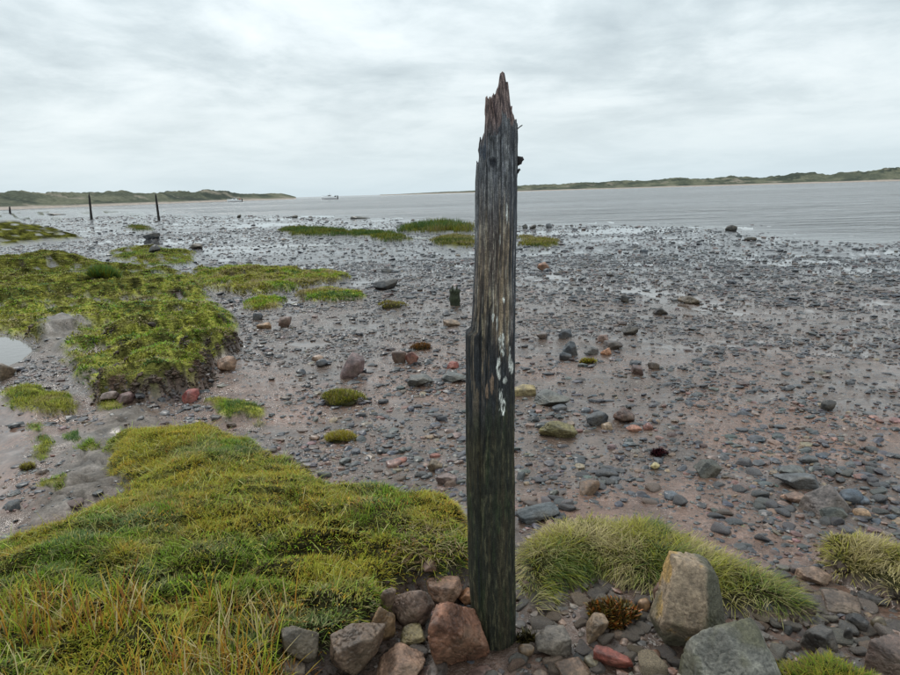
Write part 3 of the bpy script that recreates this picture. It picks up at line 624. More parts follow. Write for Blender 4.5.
rock('small slate plate below the flat wet slab', 559, 408, 18, 8, SLATE, 0.4, (0, 0.1), 3, 14)
rock('dark rounded boulder left of the red brown stone', 597, 418, 24, 14, (0.06, 0.063, 0.068), 0, (0, 0), 4, 10, 0.04, 0.8)
rock('dark red brown angular stone right of the dark rounded boulder', 625, 416, 21, 15, (0.10, 0.055, 0.042), 0.2, (0, 0), 4, 15, 0.05, 0.8)
rock('pinkish orange flat stone below the red brown angular stone', 634, 428, 16, 8, (0.33, 0.15, 0.10), 0, (0, 0), 4, 8, 0.03, 0.8)
rock('dull red pebble beside the pinkish orange flat stone', 648, 427, 10, 8, (0.17, 0.065, 0.05), 0, (0, 0), 3, 7)
rock('small tan stone in front of the dark rounded boulder', 607, 426, 11, 8, TAN, 0, (0, 0), 3, 7)
rock('pale yellow chip lying alone on the mud above the hummock', 655, 466, 10, 7, (0.42, 0.34, 0.16), 0, (0, 0), 3, 12)
rock('tilted blue grey block in the cluster of rocks right of the post', 571, 350, 17, 15, (0.085, 0.095, 0.105), 0.6, (0.2, 0.4), 4, 18, 0.03, 0.7)
rock('flat topped dark brown stone at the right of the rock cluster', 613, 345, 19, 9, (0.08, 0.062, 0.055), 0, (0, 0), 4, 15, 0.04, 0.8)
rock('pink brown stone behind the flat topped dark brown stone', 603, 339, 11, 8, PINK, 0, (0, 0), 4, 13)
rock('orange stone in the middle of the rock cluster', 606, 352, 11, 7, (0.36, 0.16, 0.08), 0, (0, 0), 4, 10)
rock('long dark stone beside the orange stone in the cluster', 591, 351, 18, 8, (0.08, 0.075, 0.072), 0.4, (0, 0.1), 4, 12, 0.04, 0.5)
rock('slate leaning on the left of the rock cluster', 565, 357, 12, 9, SLATE, 0, (0, 0.2), 3, 14)
rock('dark slate stone above the rock cluster', 565, 335, 14, 9, SLATE, 0, (0, 0), 4, 12)
rock('brown stone left of the dark slate stone above the cluster', 542, 336, 12, 7, (0.12, 0.09, 0.08), 0, (0, 0), 3, 10)
rock('dark squared stone on the wet mud below the big puddle', 630, 331, 15, 10, (0.055, 0.05, 0.045), 0, (0, 0), 4, 16)
rock('black stone at the near edge of the big puddle', 661, 312, 14, 8, (0.035, 0.03, 0.03), 0, (0, 0), 4, 9)
rock('small upright black stone left of the big puddle', 625, 300, 8, 8, (0.025, 0.022, 0.02), 0, (0, 0), 4, 8)
rock('brown seaweed covered mound of stone at the far edge of the big puddle', 689, 301, 20, 9, (0.09, 0.065, 0.04), 0, (0, 0), 4, 7, 0.12, 0.8)
rock('dark red stone lying alone right of the cluster', 637, 371, 14, 9, (0.09, 0.05, 0.045), -0.5, (0, 0.2), 4, 14)
rock('brown block on the mud right of the dark red stone', 653, 366, 11, 8, (0.095, 0.07, 0.055), 0, (0, 0), 3, 16)
rock('orange brown rock near the post in the far shingle', 543, 267, 13, 8, (0.24, 0.12, 0.075), 0, (0, 0), 4, 8)
rock('round dark boulder standing at the water edge on the right', 731, 229, 11, 6, (0.03, 0.028, 0.024), 0, (0, 0), 4, 6)
rock('low dark seaweed rock at the water edge right of the round boulder', 750, 239.5, 12, 3.5, (0.035, 0.03, 0.022), 0, (0, 0), 3, 6)
rock('small dark boulder at the water edge just right of the post', 525, 227, 6, 4.5, (0.06, 0.065, 0.06), 0, (0, 0), 3, 7)
rock('second small dark boulder at the water edge right of the post', 533, 227.5, 7, 4.5, (0.05, 0.05, 0.048), 0, (0, 0), 3, 7)
rock('grey boulder at the water edge, third to the right of the post', 549, 226.5, 6, 5, (0.13, 0.14, 0.15), 0, (0, 0), 3, 7)
# --- left of the post
rock('pinkish angular block standing on the mud left of the post', 353, 369, 25, 25, (0.17, 0.11, 0.105), 0.4, (0.1, 0.1), 4, 17, 0.04, 0.75, 2090)
rock('brown block leaning on the red one left of the post', 399, 358, 14, 13, (0.11, 0.065, 0.05), 0.2, (0, 0), 4, 18, 0.03, 0.8)
rock('rusty red block beside the brown one left of the post', 412, 359, 14, 14, (0.17, 0.06, 0.042), -0.1, (0, 0), 4, 18, 0.03, 0.8)
rock('small bright red stone touching the left side of the post', 453, 366, 12, 8, (0.25, 0.07, 0.05), 0, (0, 0), 4, 9)
rock('dark wedge shaped boulder alone in the shingle left of the stump', 386, 286, 25, 11, (0.055, 0.058, 0.062), 0.15, (0, -0.12), 4, 12, 0.04, 0.6, 2091)
rock('low dark stone beyond the dark wedge shaped boulder', 388, 271, 14, 4.5, (0.05, 0.052, 0.054), 0, (0, 0), 4, 8)
rock('flat tan stone left of the post below the stump', 452, 323, 18, 8, (0.24, 0.17, 0.12), 0, (0, 0), 4, 9)
rock('bright brick red stone on the mud below the dirt cliff', 191, 397, 17, 13, (0.23, 0.055, 0.045), 0.3, (0, 0), 4, 14, 0.04, 0.8, 2092)
rock('tan wedge shaped stone at the foot of the dirt cliff', 228, 365, 19, 15, (0.26, 0.155, 0.10), 0.2, (0, -0.2), 4, 12, 0.04, 0.7)
rock('round brown stone right of the marsh bank', 285, 323, 13, 11, (0.17, 0.105, 0.085), 0, (0, 0), 4, 7)
rock('orange tan stone left of the round brown stone', 264, 326, 15, 7, (0.28, 0.165, 0.09), 0, (0, 0), 4, 7)
rock('dark rounded stone beyond the orange tan stone', 258, 317, 10, 8, (0.045, 0.05, 0.058), 0, (0, 0), 4, 6)
rock('black boulder behind the marsh grass on the far left', 152, 237, 15, 6.5, (0.03, 0.032, 0.034), 0.1, (0, 0), 4, 8)
rock('dark boulder among the marsh grass at the far edge', 155, 249.5, 12, 7, (0.05, 0.052, 0.054), 0, (0, 0), 4, 9)
rock('pale brown boulder right of the dark boulder in the marsh', 196, 247, 12, 6, (0.13, 0.11, 0.09), 0, (0, 0), 4, 9)
rock('brown boulder at the left edge beside the pool', 2, 374, 24, 20, (0.14, 0.095, 0.06), 0, (0, 0), 4, 10, 0.05, 0.8)
rock('pink brown stone at the foot of the dirt cliff, left of a similar one', 110, 395, 18, 9, (0.20, 0.145, 0.13), 0, (0, 0), 4, 12)
rock('red brown stone at the foot of the dirt cliff beside the pink brown stone', 126, 399, 20, 12, (0.15, 0.09, 0.085), 0.3, (0, 0), 4, 14)
rock('dark stone on the mud below the pinkish angular block', 301, 372, 10, 6, SLATE, 0, (0, 0), 3, 7)
rock('wet slate stone left of the pinkish angular block', 322, 363, 12, 7, SLATE, 0, (0, 0), 3, 12)
rock('pale pink pebble between the grass tuft and the pinkish block', 318, 358, 12, 6, (0.26, 0.17, 0.12), 0, (0, 0), 3, 7)
rock('grey slab half sunk left of the post', 420, 380, 26, 12, (0.10, 0.098, 0.09), 0.1, (0, 0), 4, 12, 0.04, 0.9)
rock('long grey slab touching the left side of the post', 455, 378, 26, 9, (0.10, 0.105, 0.10), 0, (0, 0), 4, 13, 0.03, 0.7)
rock('olive brown stone on the mud just behind the big bank', 435, 466, 16, 13, (0.17, 0.125, 0.08), 0, (0, 0), 4, 9)
rock('pink flat stone behind the big bank by the post', 446, 478, 22, 12, (0.19, 0.13, 0.115), 0, (0, 0), 4, 10)
rock('brick red pebble just behind the big bank', 400, 460, 14, 6, (0.26, 0.10, 0.07), 0, (0, 0), 3, 10)
rock('pink red slab just behind the big bank', 394, 463, 16, 7, (0.22, 0.12, 0.10), 0.3, (0, 0), 3, 12)
# white plastic lump
rock('crumpled white lump of litter lying on the far shingle', 635, 245, 8.5, 4.5, (0.75, 0.76, 0.78), 0.2, (0, 0), 4, 7, 0.10, 0.6, name='litter', cat='litter')
# dark seaweed skerries in the water
for lab, px, py, wp, hp in (('long dark seaweed reef in the water left of the tall grass', 360, 217.8, 20, 2.6), ('small dark reef right of the long reef', 375, 216, 7, 2.2), ('thin dark reef nearer the left boats', 338, 208.8, 14, 1.8), ('tiny dark reef beside the thin one', 326, 208.6, 5, 1.8),
                            ('dark square boulder on the far shore below the left boat', 239, 216.6, 4.5, 3.2), ('dark seaweed patch on the far left flats', 57, 214.5, 16, 2.0), ('black stone at the far waterline', 295, 217, 6, 3), ('dark stone at the far waterline left of the reef', 317, 214.5, 7, 2.4)):
    rock(lab, px, py, wp, hp, (0.03, 0.03, 0.022), 0, (0, 0), 3, 5, 0.1, 0.8, name='reef_rock', cat='rock', minh=0.12)

# --- loose pebbles
PAL = [('dark slate', SLATE, .54), ('grey', GREY, .17), ('brown', BROWN, .11), ('blue grey', BLUE, .05), ('rusty red', RED, .025), ('tan', TAN, .05), ('dull pink', PINK, .055)]
shapes = {1: [rockshape(1, 500+i, 9, (5, 9, 14)[i % 3]) for i in range(24)], 2: [rockshape(2, 700+i, 9, (5, 12, 24, 40)[i % 4]) for i in range(32)]}
v12, f12 = ico(1)
def scatter(r1, r2, dens, med, sig, smin, smax, seed):
    r_ = np.random.RandomState(seed); a1 = 0.82 if r2 <= 6 else 0.70
    n = int(a1*(r2*r2-r1*r1)*dens)
    r = np.sqrt(r_.uniform(r1*r1, r2*r2, n)); a = r_.uniform(-a1, a1, n)
    x = r*np.sin(a); y = r*np.cos(a)
    s = np.clip(med*np.exp(sig*r_.normal(size=n)), smin, smax)
    return x, y, s, r_
sets = [scatter(0.9, 3.0, 1700, 0.012, 0.7, 0.003, 0.05, 1), scatter(3.0, 6.0, 1150, 0.0105, 0.72, 0.005, 0.045, 2), scatter(6, 11, 580, 0.0150, 0.60, 0.008, 0.06, 3),
        scatter(11, 20, 215, 0.024, 0.5, 0.012, 0.10, 4), scatter(20, 45, 32, 0.036, 0.45, 0.015, 0.14, 5), scatter(45, 110, 3.0, 0.07, 0.5, 0.03, 0.2, 6)]
SV, SF, SC, off = [], [], [], 0
cand = []
for si_, (x, y, s, r_) in enumerate(sets):
    top_, gm_, film_, silt_, sh_, pq_ = cover(x, y); d = np.hypot(x, y)
    px_, py_, dz_ = proj(np.stack([x, y, top_], 1))
    dn = (0.24+1.15*ss(0.42, 0.58, fb2(x*0.9, y*1.5, 4, 64)))*(0.35+0.9*ss(0.36, 0.6, fb2(x*4.5, y*6, 3, 66)))
    if si_ <= 1:
        dn = dn*0.72+0.9*ss(140, 40, np.hypot((px_-800), (py_-500)*1.2))+0.35*ss(120, 30, np.hypot((px_-520)/1.8, (py_-470)*1.4))+0.25*ss(120, 30, np.hypot((px_-400)/1.5, (py_-430)*1.6))
        dn = np.maximum(dn, 0.95*(d < 2.9))
    if si_ == 2: dn = dn*0.9
    if si_ >= 3: dn = dn+0.2
    el = top_-base_h(x, y)
    keep = (r_.uniform(size=len(x)) < dn*(1-0.93*film_)*(1-0.92*silt_))*(gm_ < 0.08)*(pq_ < 0.1)*(sh_ > -4-0*x)
    keep &= (el < 0.10) | (r_.uniform(size=len(x)) < 0.12)
    keep &= ~((sh_ < 0) & (r_.uniform(size=len(x)) < 0.75))
    keep &= np.hypot(x-0.13, y-2.12) > 0.10
    for (rx_, ry_, rr_) in PLACED: keep &= (np.hypot(x-rx_, y-ry_) > rr_*0.75)
    x, y, s, top_, px_, py_, dz_, film_ = [q[keep] for q in (x, y, s, top_, px_, py_, dz_, film_)]
    n = len(x); ci = r_.choice(len(PAL), n, p=[q[2] for q in PAL])
    col = np.array([PAL[k_][1] for k_ in ci])*r_.uniform(0.65, 1.4, n)[:, None]*(1+0.08*r_.normal(size=(n, 3)))
    if si_ >= 2: col = col*0.5+np.array(SLATE)*0.5*r_.uniform(0.6, 1.5, n)[:, None]
    if si_: col = col*0.70
    if si_ == 0: col = col*0.35+np.array((0.105, 0.077, 0.054))*0.6*r_.uniform(0.5, 1.6, n)[:, None]
    if si_ in (1, 2): col = col*0.85+np.array((0.09, 0.075, 0.065))*0.15
    col = np.clip(col, 0.01, 0.8)
    ax = np.stack([s, s*r_.uniform(0.55, 0.95, n), s*r_.uniform(0.22, 0.55, n)], 1)
    rz = r_.uniform(0, 6.28, n); tx = r_.normal(0, 0.16, n)
    big = np.zeros(n, bool)
    if si_ <= 2:
        onscr = (px_ > 4) & (px_ < 896) & (py_ > 200) & (py_ < 671) & ~((abs(px_-490) < 30) & (py_ < 640))
        app = np.where(onscr, s/dz_, 0)
        cand += [(app[i], x[i], y[i], top_[i], ax[i], rz[i], tx[i], ci[i], col[i], px_[i], py_[i], si_, i) for i in np.argsort(-app)[:240] if app[i] > 0]
    sets[si_] = (x, y, top_, ax, rz, tx, col)
cand.sort(key=lambda q: -q[0]); cand = cand[:215]
drop = {(q[11], q[12]) for q in cand}
for si_, (x, y, top_, ax, rz, tx, col) in enumerate(sets):
    kk = np.array([(si_, i) not in drop for i in range(len(x))])
    x, y, top_, ax, rz, tx, col = [q[kk] for q in (x, y, top_, ax, rz, tx, col)]
    n = len(x); r_ = np.random.RandomState(90+si_)
    lod = 2 if si_ == 99 else 1
    if si_ in (0, 1):      # the larger of the near ones rounder
        parts = [(2, ax[:, 0] > 0.023), (1, ax[:, 0] <= 0.023)]
    else: parts = [(1, np.ones(n, bool))]
    for lod, mk in parts:
        idx = np.where(mk)[0]; m_ = len(idx)
        if not m_: continue
        lib = np.stack([q[0] for q in shapes[lod]]); fb_ = shapes[lod][0][1]
        sh = lib[r_.randint(0, len(lib), m_)]*ax[idx][:, None, :]
        ct, st_ = np.cos(tx[idx])[:, None], np.sin(tx[idx])[:, None]
        yy_, zz_ = sh[..., 1]*ct-sh[..., 2]*st_, sh[..., 1]*st_+sh[..., 2]*ct
        c_, s_ = np.cos(rz[idx])[:, None], np.sin(rz[idx])[:, None]
        X_ = sh[..., 0]*c_-yy_*s_+x[idx][:, None]; Y_ = sh[..., 0]*s_+yy_*c_+y[idx][:, None]; Z_ = zz_+(top_[idx]+ax[idx, 2]*r_.uniform(-0.35, 0.45, m_))[:, None]
        SV.append(np.stack([X_, Y_, Z_], -1).reshape(-1, 3))
        nv = lib.shape[1]; SF.append((fb_[None]+(np.arange(m_)*nv)[:, None, None]).reshape(-1, 3)+off); off += m_*nv
        SC.append(np.repeat(col[idx], nv, 0)*r_.uniform(0.75, 1.25, (m_*nv, 1)))
print('pebble verts', off, 'tris', sum(map(len, SF)))
link_mesh('pebbles', np.concatenate(SV), np.concatenate(SF), m_pebble, cols=np.concatenate(SC), kind='stuff', smooth=False, label='small wet pebbles and shingle scattered over the mud')
rc = np.random.RandomState(77); gx, gy, gz = V[:, 0], V[:, 1], V[:, 2]; pxs, pys, _z = proj(V)
for nm_, lo_, hi_, n_, sm_, lab_ in (('soil_clods', 3.4, 15, 4200, 0.0026, 'broken brown mud clods along the eroded edges of the marsh banks'), ('soil_clods', 0.9, 3.4, 1100, 0.0038, 'brown soil crumbs on the worn edge of the near banks')):
    el_ = top-base_h(gx, gy); wgt = ((bare > 0.25) if lo_ > 3 else (slope > 0.7))*(el_ > -0.02)*(dG > lo_)*(dG < hi_)*(gm < 0.75 if lo_ > 3 else gm < 0.12)*(pxs > -30)*(pxs < 930)*(pq < 0.2)*(si < 0.5)*(dG**1.0)
    if wgt.sum() <= 0: continue
    id_ = rc.choice(len(gx), n_, p=wgt/wgt.sum()); dd_ = dG[id_]
    sz = sm_*dd_**0.5*1.2*np.exp(0.5*rc.normal(size=n_)); lib = np.stack([q[0] for q in shapes[1]]); fb_ = shapes[1][0][1]; nv = lib.shape[1]
    sh = lib[rc.randint(0, len(lib), n_)]*sz[:, None, None]*np.array([1.25, 1.0, 0.75]); a_ = rc.uniform(0, 6.28, n_)[:, None]
    X_ = sh[..., 0]*np.cos(a_)-sh[..., 1]*np.sin(a_)+(gx[id_]+rc.normal(0, 0.012, n_)*1)[:, None]; Y_ = sh[..., 0]*np.sin(a_)+sh[..., 1]*np.cos(a_)+gy[id_][:, None]
    Y_ = Y_+rc.normal(0, 0.02, n_)[:, None]; X_ = X_+rc.normal(0, 0.015, n_)[:, None]; xy0 = np.stack([X_.mean(1), Y_.mean(1)], 1); Z_ = sh[..., 2]+cover(xy0[:, 0], xy0[:, 1])[0][:, None]
    cc_ = lerp((0.028, 0.021, 0.015), (0.11, 0.075, 0.055), rc.uniform(size=n_)**1.5)
    link_mesh(nm_, np.stack([X_, Y_, Z_], -1).reshape(-1, 3), (fb_[None]+(np.arange(n_)*nv)[:, None, None]).reshape(-1, 3), m_clod, cols=np.repeat(cc_, nv, 0), kind='stuff', label=lab_, smooth=False)
lib3 = []
for i in range(14):
    q, f = rockshape(3, 900+i, 9, (7, 14, 30, 60)[i % 4], 0.06)
    me_o = link_mesh('pebble', q, f, m_stone); lib3.append(me_o.data); COL.objects.unlink(me_o); bpy.data.objects.remove(me_o)
def zone(px, py):
    if px < 300: return 'at the foot of the marsh bank on the left' if py < 520 else 'in the rubble beside the big grassy bank'
    if px < 470: return 'on the mud between the marsh and the post' if py < 500 else 'in the rubble left of the foot of the post'
    if py > 590: return 'in the rubble right of the foot of the post' if px < 780 else 'in the muddy gully at the bottom right'
    if px < 640: return 'on the mud just right of the post'
    if px < 760: return 'in the wet mud beyond the right grass hummock'
    return 'in the shingle along the right edge'
PEB = []
for q in cand:
    _, x, y, z, ax, rz, tx, ci, col, px_, py_, si_, i = q
    fl = ax[2]/ax[0]
    form = 'thin flat' if fl < 0.30 else ('low' if fl < 0.42 else 'chunky')
    nm = PAL[ci][0]
    o = bpy.data.objects.new('pebble', lib3[RS.randint(14)]); COL.objects.link(o)
    o.location = (x, y, z+ax[2]*0.35); o.rotation_euler = (tx, 0, rz); o.scale = ax; o.color = (*col, 1)
    ln = min((q for q in LAND if q[2] > 7), key=lambda q: math.hypot(q[0]-px_, (q[1]-py_)*1.3)); ddx, ddy = px_-ln[0], (py_-ln[1])*1.3
    dr_ = ('right of' if ddx > 0 else 'left of') if abs(ddx) > abs(ddy) else ('in front of' if ddy > 0 else 'behind')
    if math.hypot(ddx, ddy) > 30 and dr_ != 'in front of': dr_ = 'well '+dr_ if dr_ != 'behind' else 'some way behind'
    PEB.append([o, form, nm, dr_, ln[3], ax[0]])
from collections import defaultdict
byl = defaultdict(list)
for q in PEB: byl[(q[1], q[2], q[3], q[4])].append(q)
for (form, nm, dr_, lm), L_ in byl.items():
    L_.sort(key=lambda q: -q[5])
    for i, q in enumerate(L_):
        pre = '' if len(L_) == 1 else ('larger ' if i == 0 else 'smaller ') if len(L_) == 2 else 'smallest ' if i == len(L_)-1 else ('largest ', 'second largest ', 'third largest ', 'fourth largest ')[min(i, 3)]
        tag(q[0], '%s%s %s pebble %s the %s' % (pre, form, nm, dr_, lm), 'pebble', 'loose %s pebbles on the mud' % nm)

# ------------------------------------------------------------------ grass blades
def blades(P0, hgt, wid, az, lean, bend, col, seg=3, tipc=None):
    """ribbons: lean = start tilt from vertical, bend = added tilt to the tip (radians)"""
    n = len(P0); S = seg
    d = np.stack([np.cos(az), np.sin(az)], 1); side = np.stack([-np.sin(az), np.cos(az), np.zeros(n)], 1)
    pos = P0.copy(); vs = []; cs = []
    for k in range(S+1):
        f_ = k/S
        if k > 0:
            th = lean+bend*(k-0.5)/S; st = hgt/S
            pos = pos+np.stack([d[:, 0]*np.sin(th)*st, d[:, 1]*np.sin(th)*st, np.cos(th)*st], 1)
        cc_ = col*(0.72+0.38*f_) if tipc is None else col*(1-f_)+tipc*f_  # without tipc, roots darkened in the colour to imitate self-shading
        if k < S:
            w_ = (wid*(1-0.55*f_))[:, None]*0.5
            vs += [pos-side*w_, pos+side*w_]; cs += [cc_, cc_]
        else: vs.append(pos); cs.append(cc_)
    nv = 2*S+1
    V_ = np.stack(vs, 1).reshape(-1, 3); C_ = np.stack(cs, 1).reshape(-1, 3)
    fs = []
    for k in range(S-1):
        fs += [[2*k, 2*k+1, 2*k+3], [2*k, 2*k+3, 2*k+2]]
    fs.append([2*S-2, 2*S-1, 2*S])
    F_ = (np.array(fs)[None]+(np.arange(n)*nv)[:, None, None]).reshape(-1, 3)
    return V_, F_, C_
def join(parts):
    o = 0; Vs, Fs, Cs = [], [], []
    for v, f, c_ in parts: Vs.append(v); Fs.append(f+o); Cs.append(c_); o += len(v)
    return np.concatenate(Vs), np.concatenate(Fs), np.concatenate(Cs)
G_VIV = np.array((0.21, 0.35, 0.018)); G_OLI = np.array((0.36, 0.35, 0.035)); G_YEL = np.array((0.52, 0.38, 0.045)); G_ORA = np.array((0.44, 0.18, 0.03)); G_DRK = np.array((0.06, 0.12, 0.03)); G_STR = np.array((0.48, 0.40, 0.20)); G_BRN = np.array((0.13, 0.075, 0.035))
def grass_region(key, n, hr, wr, pal, seg=2, thr=0.3, follow=0.6, seed=0, scl=1.2, dfar=None, lean=(0.2, 0.8), bend=(0.2, 0.9), clump=0.5, vis=True, over=4):
    m = MND[key]; r_ = np.random.RandomState(seed+m['s']); lo, hi = m['p'].P.min(0)-0.1, m['p'].P.max(0)+0.1
    lo = np.maximum(lo, [-40, 0.25]); nc = min(n*over, 3600000); X_ = r_.uniform(lo[0], hi[0], nc); Y_ = r_.uniform(lo[1], hi[1], nc)
    ok = np.ones(nc, bool)
    if dfar: ok &= r_.uniform(size=nc) < (dfar/np.maximum(np.hypot(X_, Y_), dfar))**2.0
    if vis:
        zz0 = np.full(len(X_), m['z']+0.05); pu, pv, _ = proj(np.stack([X_, Y_, zz0], 1)); ok &= (pu > -90) & (pu < 990) & (pv < 760)
    X_, Y_ = X_[ok], Y_[ok]; ok = m['p'].sd(X_, Y_) > -0.12
    X_, Y_ = X_[ok][:n*2], Y_[ok][:n*2]
    t_, g_, *_r = cover(X_, Y_)
    cl_ = fb2(X_*9*scl, Y_*9*scl, 3, seed+2)
    k_ = (g_ > thr) & (r_.uniform(size=len(X_)) < g_*(1-clump+clump*2*ss(0.35, 0.65, cl_)))
    X_, Y_, t_, cl_ = X_[k_][:n], Y_[k_][:n], t_[k_][:n], cl_[k_][:n]; nn_ = len(X_)
    e_ = 0.05; tx_ = cover(X_+e_, Y_)[0]-t_; ty_ = cover(X_, Y_+e_)[0]-t_
    dx, dy = -tx_/e_, -ty_/e_; sl = np.hypot(dx, dy)
    wa = fb2(X_*2.2, Y_*2.2, 2, seed+77)*12
    vx = dx*follow+np.cos(wa)*0.25+r_.normal(0, 0.45, nn_); vy = dy*follow+np.sin(wa)*0.25+r_.normal(0, 0.45, nn_)-(0.35 if key in ('B', 'Nn') else 0); vx = vx+(0.0); vy0 = dy*follow+np.sin(wa)*0.25+r_.normal(0, 0.45, nn_)
    az = np.arctan2(vy, vx)
    h_ = r_.uniform(*hr, nn_)*(0.6+0.8*cl_); w_ = r_.uniform(*wr, nn_)
    if dfar: w_ = w_*np.clip(np.hypot(X_, Y_)/dfar, 1, 2.5); h_ = h_*np.clip(np.hypot(X_, Y_)/dfar, 1, 1.5)
    ln = r_.uniform(*lean, nn_)+np.clip(sl*follow*0.5, 0, 0.7); bn = r_.uniform(*bend, nn_)
    z1 = fb2(X_*2.0*scl, Y_*2.0*scl, 5, seed+5, 0.65); z2 = fb2(X_*7*scl, Y_*7*scl, 3, seed+6)
    cw = np.zeros((nn_, 3)); tot = np.zeros(nn_)
    for i, (c_, wgt, cen) in enumerate(pal):      # each tone favours some patches
        ww = wgt*np.exp(-((z1-cen)/0.12)**2)*(0.3+r_.uniform(size=nn_)**2)*(0.5+ss(0.3, 0.7, z2 if i % 2 else 1-z2))
        ww = ww+1e-4
        ww = ww**3; cw += c_*ww[:, None]; tot += ww
    cw = cw/tot[:, None]*r_.uniform(0.6, 1.35, nn_)[:, None]*(1.15 if key == 'A' else 1)
    return blades(np.stack([X_, Y_, t_-0.004], 1), h_, w_, az, ln, bn, cw, seg)
def clumps(key, n, hr, wr, cols, seed, seg=3, leaf=0):
    return None
palA = [(G_DRK*1.1, 0.7, 0.42), (G_VIV*0.78, 1.2, 0.46), (G_OLI*np.array((0.86, 0.90, 1.0)), 1.5, 0.52), (G_YEL*0.9, 0.85, 0.53), (G_ORA, 0.72, 0.50), (G_BRN, 1.0, 0.49), (G_STR, 0.6, 0.44)]
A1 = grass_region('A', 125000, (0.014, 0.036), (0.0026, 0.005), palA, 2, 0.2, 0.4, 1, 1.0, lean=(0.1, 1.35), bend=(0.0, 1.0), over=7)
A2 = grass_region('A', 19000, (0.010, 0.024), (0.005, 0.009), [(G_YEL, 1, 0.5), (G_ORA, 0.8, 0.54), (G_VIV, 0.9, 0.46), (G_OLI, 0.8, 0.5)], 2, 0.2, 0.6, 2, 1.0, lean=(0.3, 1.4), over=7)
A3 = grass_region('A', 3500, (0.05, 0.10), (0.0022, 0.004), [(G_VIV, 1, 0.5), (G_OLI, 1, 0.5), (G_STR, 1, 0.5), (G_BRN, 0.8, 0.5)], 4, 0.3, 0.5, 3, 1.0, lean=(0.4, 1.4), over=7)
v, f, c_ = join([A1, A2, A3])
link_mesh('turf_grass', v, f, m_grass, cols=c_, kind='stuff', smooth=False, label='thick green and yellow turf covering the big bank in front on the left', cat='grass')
# tall reedy stems at the bottom left
r_ = np.random.RandomState(5); n = 1250
pu = r_.uniform(-60, 300, n*2); pv = 560+150*r_.uniform(size=n*2)**0.8+np.where(pu > 230, 25, 0)-0.10*np.clip(150-abs(pu-140), 0, 99)*0
tb = np.array([unproj(a, b_, 0.16)[:2] for a, b_ in zip(pu, pv)]); cl_ = fb2(tb[:, 0]*7, tb[:, 1]*7, 3, 88)
kk = (cl_ > 0.42) & (tb[:, 1] < 2.2); tb = tb[kk][:n]; tz = cover(tb[:, 0], tb[:, 1])[0]; n = len(tb)
pick = r_.choice(4, n, p=[.34, .24, .20, .22]); base_c = np.array([G_ORA*0.9, G_VIV*0.8, G_STR*0.9, G_BRN])[pick]*r_.uniform(0.7, 1.3, n)[:, None]
tipc = np.array([G_YEL*0.9, G_OLI*1.2, G_STR*1.1, G_ORA*0.8])[pick]
RB = blades(np.c_[tb, tz], r_.uniform(0.07, 0.19, n)*(1-0.0), r_.uniform(0.003, 0.0058, n), r_.uniform(0, 6.28, n), np.abs(r_.normal(0, 0.35, n)), r_.uniform(0.0, 1.1, n), base_c, 5, tipc)
link_mesh('reed_grass', RB[0], RB[1], m_grass, cols=RB[2], kind='stuff', smooth=False, label='tall orange brown and green stems in the bottom left corner', cat='grass')
palB = [(G_OLI*0.95, 1.2, 0.5), (G_STR*0.9, 1.35, 0.52), (G_DRK, 0.55, 0.44), (G_VIV*0.55, 0.35, 0.46), (G_BRN*1.2, 0.7, 0.5)]
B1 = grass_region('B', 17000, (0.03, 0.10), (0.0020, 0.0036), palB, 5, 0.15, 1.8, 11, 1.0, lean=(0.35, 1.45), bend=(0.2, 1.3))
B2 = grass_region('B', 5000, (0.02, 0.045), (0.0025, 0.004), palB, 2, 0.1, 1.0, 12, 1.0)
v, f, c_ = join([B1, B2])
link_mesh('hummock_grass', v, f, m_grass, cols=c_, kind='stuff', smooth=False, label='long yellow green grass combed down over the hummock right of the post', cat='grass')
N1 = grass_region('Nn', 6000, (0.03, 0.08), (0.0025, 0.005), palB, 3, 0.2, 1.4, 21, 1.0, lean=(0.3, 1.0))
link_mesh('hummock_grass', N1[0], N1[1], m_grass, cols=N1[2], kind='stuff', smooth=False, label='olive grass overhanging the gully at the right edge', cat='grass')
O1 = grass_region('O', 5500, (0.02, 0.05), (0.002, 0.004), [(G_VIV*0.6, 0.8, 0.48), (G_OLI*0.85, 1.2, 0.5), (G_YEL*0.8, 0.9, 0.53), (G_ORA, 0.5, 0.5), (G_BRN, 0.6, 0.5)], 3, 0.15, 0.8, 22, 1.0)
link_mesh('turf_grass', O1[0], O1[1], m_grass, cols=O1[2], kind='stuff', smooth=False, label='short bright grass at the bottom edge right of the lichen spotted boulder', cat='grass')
palC = [(G_OLI*np.array((1.05, 1.1, 1.3)), 1.6, 0.52), (G_VIV*1.0, 1.1, 0.47), (G_DRK*1.3, 0.7, 0.40), (G_STR*0.75, 0.8, 0.57), (G_BRN*1.3, 0.8, 0.55), (G_YEL*0.75, 0.45, 0.54)]
C1a = grass_region('C1', 120000, (0.012, 0.034), (0.007, 0.012), palC, 2, 0.15, 0.5, 31, 1.0, dfar=5.0, lean=(0.3, 1.4), bend=(0, 0.8), over=40)
parts = [C1a]
for k_, n_ in (('C2', 20000), ('D2', 9000), ('D', 12000), ('C3', 5000), ('C4', 4500), ('C5', 4500), ('J', 6000), ('J2', 1800), ('K1', 2600), ('K2', 2200), ('K3', 1800)):
    parts.append(grass_region(k_, n_, (0.015, 0.045), (0.006, 0.011) if k_ not in ('J', 'J2', 'C5', 'K1', 'K2', 'K3') else (0.003, 0.006), palC, 2, 0.15, 0.5, 32, 0.8, dfar=6.0, lean=(0.1, 1.2), over=60 if k_ in ('D', 'D2', 'C2') else 8))
v, f, c_ = join(parts)
link_mesh('marsh_grass', v, f, m_grass, cols=c_, kind='stuff', smooth=False, label='short green and brown marsh turf over the uneven banks on the left', cat='grass')
